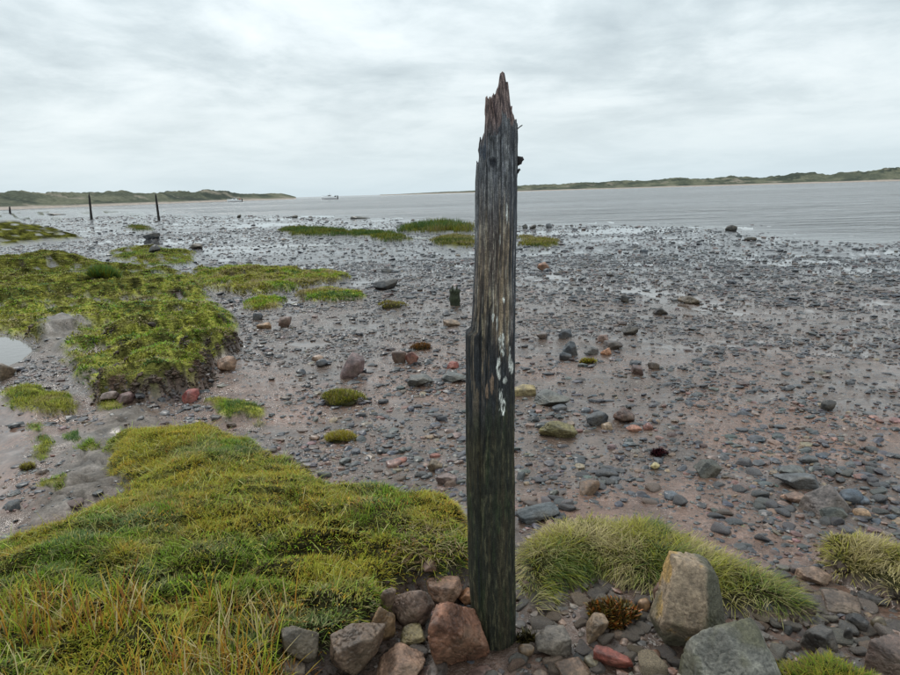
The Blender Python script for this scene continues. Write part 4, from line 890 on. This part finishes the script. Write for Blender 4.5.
for k_, n_, hr_, lab in (('E', 1500, (0.08, 0.18), 'small low grass island far out on the left mud'), ('F', 4500, (0.08, 0.20), 'long low grass island at the far edge of the shingle'),
                         ('F2', 2600, (0.08, 0.18), 'smaller grass island right of the long low one'), ('G', 4200, (0.18, 0.42), 'tall green grass clump at the waterline left of the post'),
                         ('H', 2600, (0.06, 0.14), 'olive grass patch touching the post in front of the tall clump'), ('I', 2600, (0.05, 0.12), 'yellowish grass patch right of the post near the water')):
    pl_ = [(c_*0.7, w_, z_) for c_, w_, z_ in palB] if k_ in 'HI' else [(G_OLI*0.55, 1, 0.5), (G_DRK, 1, 0.46), (G_VIV*0.4, 0.7, 0.5), (G_STR*0.5, .6, 0.55), (G_BRN, .5, 0.52)]
    g_ = grass_region(k_, n_, (hr_[0]*0.5, hr_[1]), (0.016, 0.032), pl_, 2, 0.05, 0.2, 41, 0.15, clump=0.9, over=8, lean=(0.0, 0.5), bend=(0.1, 0.8))
    link_mesh('grass_island', g_[0], g_[1], m_grass, cols=g_[2], smooth=False, label=lab, cat='grass patch', group='grass islands on the flats')
# bushy darker tuft in the marsh
def tuft(label, px, py, wpx, hpx, n, pal, hr, wid, name='grass_tuft', cat='grass tuft', lean=(0.0, 1.2), seed=0, mt=None, group=None, mound=0.7):
    n = int(n*1.5); g0 = hit(px, py+hpx*0.25); dz = float(proj(g0)[2]); R_ = wpx*dz/F/2; r_ = np.random.RandomState(seed+int(px))
    rad = R_*np.sqrt(r_.uniform(size=n))*0.92; th = r_.uniform(0, 6.28, n)
    wob = 0.72+0.5*vn2(th*1.3, th*0+px, 3); rad = rad*wob; X_ = g0[0]+rad*np.cos(th); Y_ = g0[1]+rad*np.sin(th)*0.8; z_ = H(X_, Y_)+R_*0.33*(mound > 0)*np.sqrt(np.clip(1-(rad/R_)**2, 0, 1))-0.004
    c_ = np.array(pal)[r_.randint(len(pal), size=n)]*r_.uniform(0.55, 1.35, n)[:, None]
    v, f, c2 = blades(np.stack([X_-g0[0], Y_-g0[1], z_-g0[2]], 1), r_.uniform(*hr, n), np.full(n, wid)*r_.uniform(0.7, 1.3, n), th*0.35+r_.uniform(0, 6.28, n)*0.65+1.0, r_.uniform(*lean, n), r_.uniform(0, 0.9, n), c_, 3)
    # the root mound under it
    root = empty(name, g0, label=label, cat=cat, group=group)
    q, fq = rockshape(3, 40+int(px), 12, 5, 0.08); q = q*np.array([R_*0.66, R_*0.52, R_*0.25])*(1 if mound else 0.3)
    mo = link_mesh('root_mound', q, fq, m_clod, parent=root, cols=np.tile((0.05, 0.045, 0.018), (len(q), 1)))
    link_mesh('blades', v, f, mt or m_grass, parent=root, cols=c2, smooth=False)
    PLACED.append((g0[0], g0[1], R_)); return root
tuft('round olive tuft of grass standing alone on the mud left of the post', 341, 396, 50, 24, 3200, [G_OLI, G_OLI*0.8, G_STR*0.8, G_BRN, G_DRK], (0.02, 0.05), 0.004)
tuft('small yellow green tuft on the mud behind the big bank', 340, 437, 34, 13, 1400, [G_OLI, G_STR*0.8, G_YEL*0.7], (0.02, 0.045), 0.004)
tuft('bushy dark green tuft rising from the middle of the marsh bank', 104, 272, 32, 26, 1500, [G_DRK*1.3, G_DRK*1.8, G_OLI*0.6], (0.10, 0.26), 0.010, lean=(0.0, 0.9))
tuft('tiny olive tuft on the shingle below the dark wedge boulder', 392, 305, 30, 8, 700, [G_OLI, G_STR*0.7, G_BRN], (0.02, 0.05), 0.008)
tuft('small brown green tuft on the grey silt slope', 28, 466, 14, 12, 500, [G_OLI, G_STR*0.7, G_BRN], (0.02, 0.05), 0.004)
tuft('brown weedy tuft beside the rusty red block left of the post', 421, 346, 22, 8, 500, [G_BRN, G_BRN*1.5, G_ORA*0.5], (0.02, 0.04), 0.009)
tuft('yellow weed tuft in front of the rock cluster right of the post', 588, 361, 18, 8, 450, [G_OLI, G_YEL*0.6, G_BRN], (0.02, 0.04), 0.008)
tuft('dark purple red seaweed scrap on the mud above the hummock', 659, 452, 16, 8, 220, [(0.06, 0.015, 0.018), (0.03, 0.01, 0.012)], (0.015, 0.03), 0.012, name='seaweed', cat='seaweed', mt=m_weed)
tuft('clump of orange and brown seaweed under the overhanging hummock grass', 612, 606, 58, 46, 900, [(0.30, 0.10, 0.02), (0.12, 0.06, 0.02), (0.20, 0.13, 0.03), (0.07, 0.045, 0.02), (0.09, 0.08, 0.02)], (0.018, 0.038), 0.012, name='seaweed', cat='seaweed', mt=m_weed)
tuft('dark olive seaweed at the right foot of the tall post', 529, 634, 24, 26, 220, [(0.06, 0.05, 0.015), (0.10, 0.08, 0.03), (0.03, 0.025, 0.012)], (0.015, 0.035), 0.010, name='seaweed', cat='seaweed', mt=m_weed)
# hanging pale roots left of the post
r_ = np.random.RandomState(3); n = 420
pu = r_.uniform(400, 466, n); pv = r_.uniform(520, 566, n)
Pb = np.array([hit(a, b_) for a, b_ in zip(pu, pv)]); Pb[:, 2] += 0.01
hv = blades(Pb, r_.uniform(0.04, 0.09, n), r_.uniform(0.0022, 0.004, n), r_.normal(-1.7, 0.9, n), r_.uniform(0.8, 1.5, n), r_.uniform(0.1, 0.9, n), np.array([G_STR*0.9, G_OLI, G_BRN*1.4])[r_.randint(3, size=n)], 4)
link_mesh('hanging_stems', hv[0], hv[1], m_grass, cols=hv[2], smooth=False, kind='stuff', label='pale tangled stems hanging over the bank edge left of the post', cat='grass')

# ------------------------------------------------------------------ the tall broken post
pb = unproj(493, 642, 0.0); YC = float(pb[1])+0.07
def on_plane(px, py, yc=YC):
    d = fw+(px-450)/F*RT+(337.5-py)/F*UP; tq = yc/d[1]; p = CAM+d*tq; return p[0], p[2]
sil = [(112, 480, 516.5), (125, 479.3, 517), (138, 479, 517), (160, 477.5, 517), (163, 476.8, 517), (200, 476, 516.5), (235, 475.2, 516), (270, 474.3, 515), (300, 473.2, 514.8), (330, 471.2, 514.6), (345, 471.0, 514.3), (450, 470.4, 514), (520, 470.6, 514.8), (570, 471.2, 515), (610, 472.3, 515.5), (652, 473.8, 516), (700, 476, 517)]
EX = [(-0.2, 0.0), (0.0, 0.2), (0.13, 1.8), (0.27, 3.0), (0.43, 3.4), (0.7, 4.8), (1.08, 5.4), (1.10, 5.4), (1.108, 0.6), (1.14, 0.0), (2, 0)]
ZL = []; XL = []; XR = []
for y_, l_, r__ in sil[::-1]:
    xl, z1 = on_plane(l_, y_); xr, z2 = on_plane(r__, y_); ZL.append((z1+z2)/2); XL.append(xl); XR.append(xr)
ZL, XL, XR = map(np.array, (ZL, XL, XR))
topsil = [(474, 175), (476.5, 168), (477.5, 163), (479, 161), (479.6, 139), (482, 136), (485, 131), (485.6, 98), (487, 96), (488, 100), (489.5, 96), (491, 99), (493, 95), (495, 97), (496.5, 90), (498, 87), (499.2, 84), (499.6, 75), (501, 74), (502.5, 72.5), (504.4, 76), (505.2, 84), (507, 82), (508.6, 86), (509, 99), (510.5, 104), (512, 110), (513.8, 112), (514.3, 121), (516, 124), (517, 124), (517.6, 132), (520, 150)]
TX = np.array([on_plane(a, b_)[0] for a, b_ in topsil]); TZ = np.array([on_plane(a, b_)[1] for a, b_ in topsil])
def Tsil(x): return np.interp(x, TX, TZ)
NT, NZ, NC = 230, 430, 20
th = np.linspace(0, 2*np.pi, NT, endpoint=False)
zb = -0.25
def ring_xy(z, th):
    xl = np.interp(z, ZL, XL); xr = np.interp(z, ZL, XR)
    zc0 = np.interp(np.minimum(z, 1.4), ZL, (XL+XR)/2)
    c_ = np.cos(th); s_ = np.sin(th)
    rx = np.where(c_ < 0, zc0-xl, xr-zc0); ry = (xr-xl)/2*0.95
    return zc0, rx, ry
def Tfun(x, y, zc):
    f_ = np.clip(np.abs(y)/0.055, 0, 1.3)
    j = (fb2(x*260, y*60+5, 3, 7)-0.5)*0.030+(fb2(x*90, y*90, 2, 8)-0.5)*0.02
    return Tsil(x)-0.10*ss(0.25, 1.1, f_)*ss(1.62, 1.75, Tsil(x))-0.02*ss(0.3, 1, f_)+j*ss(0.1, 0.6, f_)+j*0.25
# side
c0, rx0, ry0 = ring_xy(np.full(NT, 1.62), th)
xt = c0+rx0*np.cos(th)*0.99; yt = ry0*np.sin(th); TT = Tfun(xt, yt, 0)
Vs = []; Cs = []
def grain_disp(z, th):
    u = th/(2*np.pi)
    cu, su = np.cos(th)*4.0, np.sin(th)*4.0
    g1 = fb3(cu*2.2, su*2.2, z*1.1, 4, 71, 0.6); g2 = fb3(cu*7, su*7, z*5.5, 4, 72, 0.65); cr = np.abs(fb3(cu*1.7+5, su*1.7, z*0.7, 3, 73)-0.5)
    up = ss(0.5, 1.1, z)
    g4 = fb3(cu*3.5, su*3.5, z*9, 4, 74, 0.6)
    return (g1-0.5)*(0.006+0.008*up)+(g2-0.5)*(0.003+0.005*up)+(g4-0.5)*0.006-0.006*(1-ss(0, 0.012, cr))*(0.15+0.85*up), g1, g2, cr
def mixv(a, b_, f_): return a*(1-f_[..., None])+b_*f_[..., None]
def wood_col(z, th, x, y):
    cu, su = np.cos(th)*4.0, np.sin(th)*4.0
    _, g1, g2, cr = grain_disp(z, th)
    s1 = fb3(cu*3, su*3, z*2.6+9, 6, 81, 0.7); s2 = fb3(cu*11, su*11, z*9.0, 4, 82, 0.65); s3 = fb3(cu*1.2, su*1.2, z*2.5, 4, 83)
    blue = np.array((0.112, 0.114, 0.122)); blk = np.array((0.016, 0.018, 0.020)); pinkb = np.array((0.18, 0.13, 0.115)); tan_ = np.array((0.27, 0.205, 0.135)); sil_ = np.array((0.32, 0.31, 0.29))
    alg = np.array((0.022, 0.023, 0.013)); brn = np.array((0.075, 0.052, 0.036))
    front = np.clip(-np.sin(th), 0, 1)
    c_ = np.broadcast_to(blue, z.shape+(3,)).copy()
    c_ = mixv(c_, pinkb, ss(0.50, 0.60, s1)*0.75*ss(1.45, 1.0, z)**0.3)
    c_ = mixv(c_, sil_, ss(0.53, 0.66, s2)*0.5); c_ = mixv(c_, blk, ss(0.47, 0.38, s2)*0.5)
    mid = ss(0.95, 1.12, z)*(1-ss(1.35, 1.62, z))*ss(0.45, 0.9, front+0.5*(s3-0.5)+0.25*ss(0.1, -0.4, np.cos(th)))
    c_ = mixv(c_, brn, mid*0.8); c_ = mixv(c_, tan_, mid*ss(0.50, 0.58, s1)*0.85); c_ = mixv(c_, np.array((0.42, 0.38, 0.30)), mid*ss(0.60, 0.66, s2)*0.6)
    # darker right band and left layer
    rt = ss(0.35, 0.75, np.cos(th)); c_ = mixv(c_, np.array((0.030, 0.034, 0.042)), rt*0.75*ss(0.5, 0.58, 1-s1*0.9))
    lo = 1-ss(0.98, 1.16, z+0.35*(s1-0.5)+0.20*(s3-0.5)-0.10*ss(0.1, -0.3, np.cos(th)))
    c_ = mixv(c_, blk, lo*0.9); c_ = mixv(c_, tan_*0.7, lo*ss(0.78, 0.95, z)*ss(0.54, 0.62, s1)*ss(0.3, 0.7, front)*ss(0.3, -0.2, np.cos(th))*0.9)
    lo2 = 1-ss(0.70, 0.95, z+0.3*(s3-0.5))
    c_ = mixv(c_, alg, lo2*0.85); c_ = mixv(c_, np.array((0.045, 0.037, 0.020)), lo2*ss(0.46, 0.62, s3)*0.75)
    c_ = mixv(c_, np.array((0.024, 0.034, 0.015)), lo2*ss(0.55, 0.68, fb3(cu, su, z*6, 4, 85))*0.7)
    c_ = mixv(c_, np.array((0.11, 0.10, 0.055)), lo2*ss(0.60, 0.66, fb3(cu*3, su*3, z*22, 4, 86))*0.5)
    c_ = mixv(c_, blk*0.7, (1-ss(0, 0.018, cr))*0.9)
    return c_
tv = np.linspace(0, 1, NZ)[:, None]
Z = zb+(TT[None]-zb)*tv; THg = np.broadcast_to(th[None], Z.shape)
cc0, rx, ry = ring_xy(Z, THg); dsp, *_ = grain_disp(Z, THg)
# knots
def knot(px_, py_, rad):
    x_, z_ = on_plane(px_, py_, YC-0.055); return x_, z_, rad
KN = [knot(493, 163, 0.014), knot(497, 128, 0.020)]
Xp = cc0+rx*np.cos(THg); Yp = YC+ry*np.sin(THg)
kd = np.zeros_like(Z); kc = np.zeros_like(Z)
for kx, kz, kr in KN:
    q = np.hypot(Xp-kx, (Z-kz)*0.75); fr = (np.sin(THg) < 0)
    kd += fr*(0.007*np.exp(-((q-kr)/(kr*0.35))**2)-0.008*np.exp(-(q/(kr*0.55))**2)); kc += fr*np.exp(-(q/(kr*0.8))**4)
sc1 = dsp+kd
lay = np.interp(Z+0.012*(fb2(THg*40, THg*0, 2, 15)-0.5), [q[0] for q in EX], [q[1] for q in EX])*2.2/F; cth = -np.cos(THg)+0.10*(fb2(Z*3, Z*0+4, 3, 16)-0.5)
sc1 = sc1+lay*ss(0.60, 0.72, cth)-0.004*(lay > 0.004)*np.exp(-((cth-0.60)/0.035)**2)
Xp = Xp+np.cos(THg)*sc1; Yp = Yp+np.sin(THg)*sc1
C0 = wood_col(Z, THg, Xp, Yp); C0 = mixv(C0, np.array((0.02, 0.022, 0.03)), np.clip(kc, 0, 1)*0.8)
# pale flaking streaks
marks = [(501.5, 345, 4.2, 17, 1), (498.5, 370, 2.8, 15, 1), (501, 397, 2.6, 14, 1), (503, 407, 4, 14, 1), (510, 362, 2.0, 18, 0), (512.5, 370, 2.4, 11, 0), (505, 381, 2.6, 5, 0), (504, 301, 1.8, 7, 0), (493, 318, 1.6, 9, 0), (487, 392, 2.5, 12, 2), (492, 385, 3, 14, 2), (500, 240, 1.5, 10, 0), (507, 215, 1.5, 16, 0), (490, 300, 1.3, 20, 3), (483, 330, 1.4, 25, 3), (497, 322, 1.1, 12, 0)]
for px_, py_, hw, hh_, kind_ in marks:
    x_, z_ = on_plane(px_, py_, YC-0.07); mp = 2.1/F
    u_ = (Xp-x_)/(hw*0.72*mp); v_ = (Z-z_)/(hh_*0.66*mp); nz_ = (fb3(Xp*260, THg*6, Z*55, 4, 55, 0.65)-0.5)*2.1
    q = np.hypot(u_, v_)+nz_; on = (np.sin(THg) < 0)*(1-ss(0.85, 1.05, q))
    if kind_ == 1: on = on*ss(0.25, 0.5, q)
    cm = {0: (0.60, 0.60, 0.55), 1: (0.70, 0.70, 0.64), 2: (0.30, 0.20, 0.13), 3: (0.34, 0.28, 0.18)}[kind_]
    C0 = mixv(C0, np.array(cm), on*(0.9 if kind_ < 2 else 0.6))
    Xp += np.cos(THg)*on*0.0022; Yp += np.sin(THg)*on*0.0022
Vside = np.stack([Xp, Yp, Z], -1).reshape(-1, 3); Cside = C0.reshape(-1, 3)
i0 = np.arange((NZ-1)*NT); r_i = i0//NT; c_i = i0 % NT
Qp = np.stack([r_i*NT+c_i, r_i*NT+(c_i+1) % NT, (r_i+1)*NT+(c_i+1) % NT, (r_i+1)*NT+c_i], 1)
# cap of torn fibres
capV = []; capC = []
tx_, ty_ = Xp[-1], Yp[-1]; cx_ = cc0[-1].mean(); 
for k in range(1, NC+1):
    f_ = 1-k/NC*0.985
    x_ = cx_+(tx_-cx_)*f_; y_ = YC+(ty_-YC)*f_
    z_ = Tfun(x_, y_-YC, 0)
    z_ = z_*(1-f_**6)+Z[-1]*f_**6
    capV.append(np.stack([x_, y_, z_], 1))
    pk = fb2(x_*200, y_*200, 3, 12)
    zc_ = ss(1.76, 1.68, z_+0.06*(fb2(x_*120, y_*120, 2, 77)-0.5))
    capC.append(mixv(np.broadcast_to(np.array((0.19, 0.135, 0.12)), (NT, 3)), np.array((0.05, 0.035, 0.035)), ss(0.4, 0.6, pk))*(1-zc_[:, None])+zc_[:, None]*mixv(np.broadcast_to(np.array((0.05, 0.058, 0.072)), (NT, 3)), np.array((0.13, 0.12, 0.115)), ss(0.45, 0.65, pk)))
Vc = np.concatenate(capV); Cc = np.concatenate(capC)
j0 = np.arange(NC*NT); rj = j0//NT+NZ-1; cj = j0 % NT
Qc = np.stack([rj*NT+cj, rj*NT+(cj+1) % NT, (rj+1)*NT+(cj+1) % NT, (rj+1)*NT+cj], 1)
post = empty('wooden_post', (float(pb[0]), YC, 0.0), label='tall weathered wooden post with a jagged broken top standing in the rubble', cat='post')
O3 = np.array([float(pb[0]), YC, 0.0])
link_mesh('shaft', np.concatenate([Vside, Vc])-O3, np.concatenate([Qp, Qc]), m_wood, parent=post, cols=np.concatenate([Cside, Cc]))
def tube(pts, rad, sides=8, seed=0, jag=0.15):
    pts = np.array(pts, float); r_ = np.random.RandomState(seed); Vt = []
    for i, p in enumerate(pts):
        a = pts[min(i+1, len(pts)-1)]-pts[max(i-1, 0)]; a /= np.linalg.norm(a)
        u_ = np.cross(a, [0.3, 1, 0.2]); u_ /= np.linalg.norm(u_); w_ = np.cross(a, u_)
        for k in range(sides):
            an = 2*np.pi*k/sides; rr_ = rad[i]*(1+jag*r_.normal())
            Vt.append(p+rr_*(np.cos(an)*u_+np.sin(an)*w_))
    n = len(pts); Fq = [[i*sides+k, i*sides+(k+1) % sides, (i+1)*sides+(k+1) % sides, (i+1)*sides+k] for i in range(n-1) for k in range(sides)]
    Vt.append(pts[0]); Vt.append(pts[-1]); a_, b_ = len(Vt)-2, len(Vt)-1
    Ft = [[a_, (k+1) % sides, k] for k in range(sides)]+[[b_, (n-1)*sides+k, (n-1)*sides+(k+1) % sides] for k in range(sides)]
    return np.array(Vt), [np.array(Fq), np.array(Ft)]
def wpt(px, py, dy=0): x_, z_ = on_plane(px, py, YC+dy); return np.array([x_, YC+dy, z_])-O3
def wcol(n, c_, s_=0): r_ = np.random.RandomState(s_); return np.array(c_)*r_.uniform(0.6, 1.4, (n, 1))
v, f = tube([wpt(513, 164), wpt(517, 162), wpt(519.5, 160), wpt(522.5, 159.5), wpt(523.3, 160.5)], [0.009, 0.011, 0.013, 0.010, 0.004], 9, 1, 0.2)
link_mesh('rusty_bolt', v, f, m_wood, parent=post, cols=wcol(len(v), (0.020, 0.016, 0.016), 1), label='black corroded bolt head sticking out of the right side')
v, f = tube([wpt(514, 174), wpt(517, 171.5), wpt(520, 169)], [0.006, 0.0055, 0.003], 7, 2, 0.2)
link_mesh('nail', v, f, m_wood, parent=post, cols=wcol(len(v), (0.02, 0.018, 0.018), 2))
v, f = tube([wpt(515.5, 131), wpt(519, 127.5), wpt(521.5, 125.5), wpt(522.6, 125)], [0.0022, 0.0018, 0.002, 0.001], 5, 3, 0.2)
link_mesh('wire_end', v, f, m_wood, parent=post, cols=wcol(len(v), (0.06, 0.06, 0.06), 3))
sp = [((486.3, 128), (486.6, 96), 0.0042, -0.02), ((491, 130), (490, 96.5), 0.004, -0.03), ((495.5, 128), (495.0, 94), 0.004, -0.015), ((501, 110), (500.6, 77), 0.0048, -0.012), ((503.2, 108), (503.0, 72.5), 0.0055, 0.0), ((507, 120), (507, 82), 0.0048, -0.012), ((511.2, 135), (511.5, 106), 0.004, -0.02), ((516, 140), (516.2, 123), 0.0034, 0.0), ((480.2, 160), (480, 137), 0.0036, 0.0), ((477.6, 190), (477.0, 161), 0.0035, 0.0), ((467.6, 360), (467.2, 333), 0.004, 0.0), ((493, 125), (492.6, 99), 0.003, -0.035), ((498, 124), (498.0, 88), 0.004, -0.02)]
for i, (a_, b_, rd, dy) in enumerate(sp):
    A_, B_ = wpt(*a_, dy), wpt(*b_, dy); pts = [A_+(B_-A_)*q+np.array([0.0015*math.sin(7*q+i), 0.0015*math.cos(5*q+i), 0]) for q in np.linspace(0, 1, 8)]
    v, f = tube(pts, list(rd*np.array([1, 1.1, 1, 1.05, 0.9, 0.8, 0.75, 0.4] if i not in (3, 4, 5) else [1, 1.1, 1.15, 1.0, 1.1, 1.0, 0.95, 0.6])), 6, i+10, 0.22)
    cc_ = (0.13, 0.085, 0.075) if i not in (3, 4, 8, 9, 10) else (0.045, 0.04, 0.042)
    link_mesh('splinter', v, f, m_wood, parent=post, cols=wcol(len(v), cc_, i))

# ------------------------------------------------------------------ distant posts, stump
def far_post(label, bx, by, tx, ty, wb, wt, seed, col=(0.022, 0.02, 0.018), group='old posts along the shore'):
    g0 = hit(bx, by); dz = float(proj(g0)[2]); yc = g0[1]
    d = fw+(tx-450)/F*RT+(337.5-ty)/F*UP; P1 = CAM+d*(yc/d[1]); A_ = g0+np.array([0, 0, -0.3]); n = 16
    pts = [A_+(P1-A_)*q-g0 for q in np.linspace(0, 1, n)]
    rad = [(wb+(wt-wb)*q)*dz/F/2*(1+0.08*math.sin(9*q+seed)) for q in np.linspace(0, 1, n)]; rad[-1] *= 0.55
    v, f = tube(pts, rad, 14, seed, 0.05); root = empty('wooden_post', g0, label=label, cat='post', group=group)
    link_mesh('shaft', v, f, m_wood, parent=root, cols=wcol(len(v), col, seed))
    sv, sf = tube([pts[-2]+np.array([rad[-2]*0.4, 0, 0]), pts[-1]+np.array([rad[-2]*0.4, 0, (P1-A_)[2]*0.05])], [rad[-2]*0.4, rad[-2]*0.15], 7, seed+5, 0.1)
    link_mesh('splinter', sv, sf, m_wood, parent=root, cols=wcol(len(sv), col, seed+1))
    return root
far_post('dark slim post far out on the flats, second from the left edge', 91.5, 219.5, 89, 194, 2.7, 1.6, 1)
far_post('dark slim leaning post far out on the flats left of the white boat', 159, 219.8, 155.5, 194, 2.8, 1.5, 2)
far_post('short dark broken stake at the far left edge of the flats', 10, 213.3, 9.6, 206.5, 2.2, 1.4, 3)
g0 = hit(455, 305); mp = float(proj(g0)[2])/F
stump = empty('post_stump', g0, label='short dark green rotten stump left of the tall post', cat='stump')
pts = [np.array([0, 0, z_]) for z_ in np.linspace(-0.08, 15.5*mp, 12)]
v, f = tube(pts, [5.2*mp*(1+0.06*math.sin(i*1.3)) for i in range(12)], 22, 9, 0.05)
link_mesh('shaft', v, f, m_wood, parent=stump, cols=wcol(len(v), (0.028, 0.034, 0.018), 9))
for i in range(6):
    a = i*1.05; p_ = np.array([math.cos(a)*4.0*mp, math.sin(a)*4.0*mp, 14.5*mp])
    v, f = tube([p_, p_+np.array([0.004, 0, (1.5+1.5*(i % 3))*mp])], [1.4*mp, 0.7*mp], 6, 30+i, 0.2)
    link_mesh('splinter', v, f, m_wood, parent=stump, cols=wcol(len(v), (0.03, 0.036, 0.02), i))

# ------------------------------------------------------------------ boats
def plain(name, c_, r_=0.4):
    m, t, b = mat(name); g = N(t, 'ShaderNodeTexCoord'); nz = noise(t, g.outputs['Object'], 3, 4)
    L(t, mixc(t, 1.0, (*c_,), ramp(t, nz, [(0.3, 0.85), (0.7, 1.08)]), 'MULTIPLY'), b.inputs['Base Color']); b.inputs['Roughness'].default_value = r_; return m
m_white = plain('white_gelcoat', (0.80, 0.80, 0.80), 0.3); m_dkgl = plain('tinted_glass', (0.02, 0.025, 0.03), 0.1); m_blk = plain('black_rubber', (0.02, 0.02, 0.02), 0.5); m_red = plain('red_trim', (0.3, 0.03, 0.02), 0.5); m_steel = plain('steel_tube', (0.5, 0.5, 0.52), 0.3)
def hull(Lg, B, Hh, inner=False):
    n, m_ = 18, 13; V_ = []
    for i in range(n):
        s_ = i/(n-1); wdt = B/2*(1-max(0, (s_-0.45)/0.55)**2.2)*(0.92+0.08*min(1, s_*4)); sheer = Hh*(0.85+0.35*s_**2); keel = -0.25*Hh+0.35*Hh*max(0, (s_-0.7)/0.3)**2
        for j in range(m_):
            a = -1+2*j/(m_-1); yy = wdt*np.sign(a)*abs(a)**0.55; zz_ = keel+(sheer-keel)*abs(a)**2.4
            V_.append((s_*Lg-Lg/2, yy, zz_))
    Q_ = [[i*m_+j, i*m_+j+1, (i+1)*m_+j+1, (i+1)*m_+j] for i in range(n-1) for j in range(m_-1)]
    # deck and transom
    Q_ += [[i*m_, (i+1)*m_, (i+1)*m_+m_-1, i*m_+m_-1] for i in range(n-1)]
    T_ = [[0, j+1, j] for j in range(1, m_-1)]
    return np.array(V_), [np.array(Q_), np.array(T_)]
def prism(prof, y0, y1, taper=0.9):
    """profile in x,z swept across y; the upper points pull in"""
    zs_ = [p[1] for p in prof]; zm, zM = min(zs_), max(zs_); V_ = []
    for sgn, yy in ((0, y0), (1, y1)):
        for x_, z_ in prof: k_ = 1-(1-taper)*(z_-zm)/(zM-zm+1e-9); V_.append((x_, yy*k_, z_))
    n = len(prof); Q_ = [[i, (i+1) % n, n+(i+1) % n, n+i] for i in range(n)]
    T_ = [[0, i+1, i] for i in range(1, n-1)]+[[n, n+i, n+i+1] for i in range(1, n-1)]
    return np.array(V_), [np.array(Q_), np.array(T_)]
def boat(label, px, py, Lpx, rz, cab, seed):
    p = unproj(px, py, SEA); mp = float(proj(p)[2])/F; Lg = Lpx*mp; B = Lg*0.33; Hh = Lg*0.15
    rt = empty('motor_boat', (p[0], p[1], SEA), rz, label=label, cat='boat', group='moored motor boats')
    v, f = hull(Lg, B, Hh); link_mesh('hull', v, f, m_white, parent=rt)
    z0 = Hh*0.95; pr = [(-0.16*Lg, z0-0.05), (0.26*Lg, z0-0.05), (0.20*Lg, z0+0.04*Lg), (0.08*Lg, z0+cab*Lg), (-0.14*Lg, z0+cab*Lg)]
    v, f = prism(pr, -B*0.34, B*0.34, 0.82); cb = link_mesh('cabin', v, f, m_white, parent=rt, smooth=False)
    wr = [(0.175*Lg, z0+0.052*Lg), (0.195*Lg, z0+0.052*Lg), (0.10*Lg, z0+(cab-0.01)*Lg), (0.08*Lg, z0+(cab-0.01)*Lg)]
    v, f = prism(wr, -B*0.27, B*0.27, 0.95); link_mesh('windscreen', v, f, m_dkgl, parent=cb, smooth=False)
    for sg in (-1, 1):
        v, f = prism([(-0.10*Lg, z0+cab*0.45*Lg), (0.07*Lg, z0+cab*0.45*Lg), (0.04*Lg, z0+cab*0.85*Lg), (-0.10*Lg, z0+cab*0.85*Lg)], sg*B*0.30, sg*B*0.325, 0.95)
        link_mesh('side_window', v, f, m_dkgl, parent=cb, smooth=False)
    v, f = tube([(-0.02*Lg, 0, z0+cab*Lg), (-0.05*Lg, 0, z0+(cab+0.13)*Lg)], [0.012*Lg, 0.007*Lg], 8, 1, 0); link_mesh('mast', v, f, m_steel, parent=rt)
    v, f = tube([(0.2*Lg, -B*0.34, z0+0.05*Lg), (0.4*Lg, -B*0.18, z0+0.09*Lg), (0.48*Lg, 0, z0+0.1*Lg), (0.4*Lg, B*0.18, z0+0.09*Lg), (0.2*Lg, B*0.34, z0+0.05*Lg)], [0.005*Lg]*5, 6, 1, 0); link_mesh('bow_rail', v, f, m_steel, parent=rt)
    v, f = prism([(-0.56*Lg, -0.02), (-0.50*Lg, -0.02), (-0.49*Lg, Hh*1.5), (-0.55*Lg, Hh*1.45)], -B*0.09, B*0.09, 0.85); link_mesh('outboard_motor', v, f, m_blk, parent=rt, smooth=False)
    v, f = prism([(-0.42*Lg, z0-0.05), (-0.34*Lg, z0-0.05), (-0.33*Lg, z0+0.05*Lg), (-0.42*Lg, z0+0.08*Lg)], -B*0.2, B*0.2, 0.9); link_mesh('seat', v, f, m_red if seed == 1 else m_blk, parent=rt, smooth=False)
    return rt
boat('white motor boat moored off the dunes, the nearer to the left posts', 234.5, 202.0, 14.5, math.radians(184), 0.10, 1)
boat('white motor boat with a raised mast moored further right in open water', 329.5, 199.3, 16, math.radians(176), 0.12, 2)
print('objects', len(bpy.data.objects), 'tris', sum(sum(len(p.vertices)-2 for p in m_.polygons) if len(m_.polygons) < 5000 else len(m_.polygons) for m_ in bpy.data.meshes))
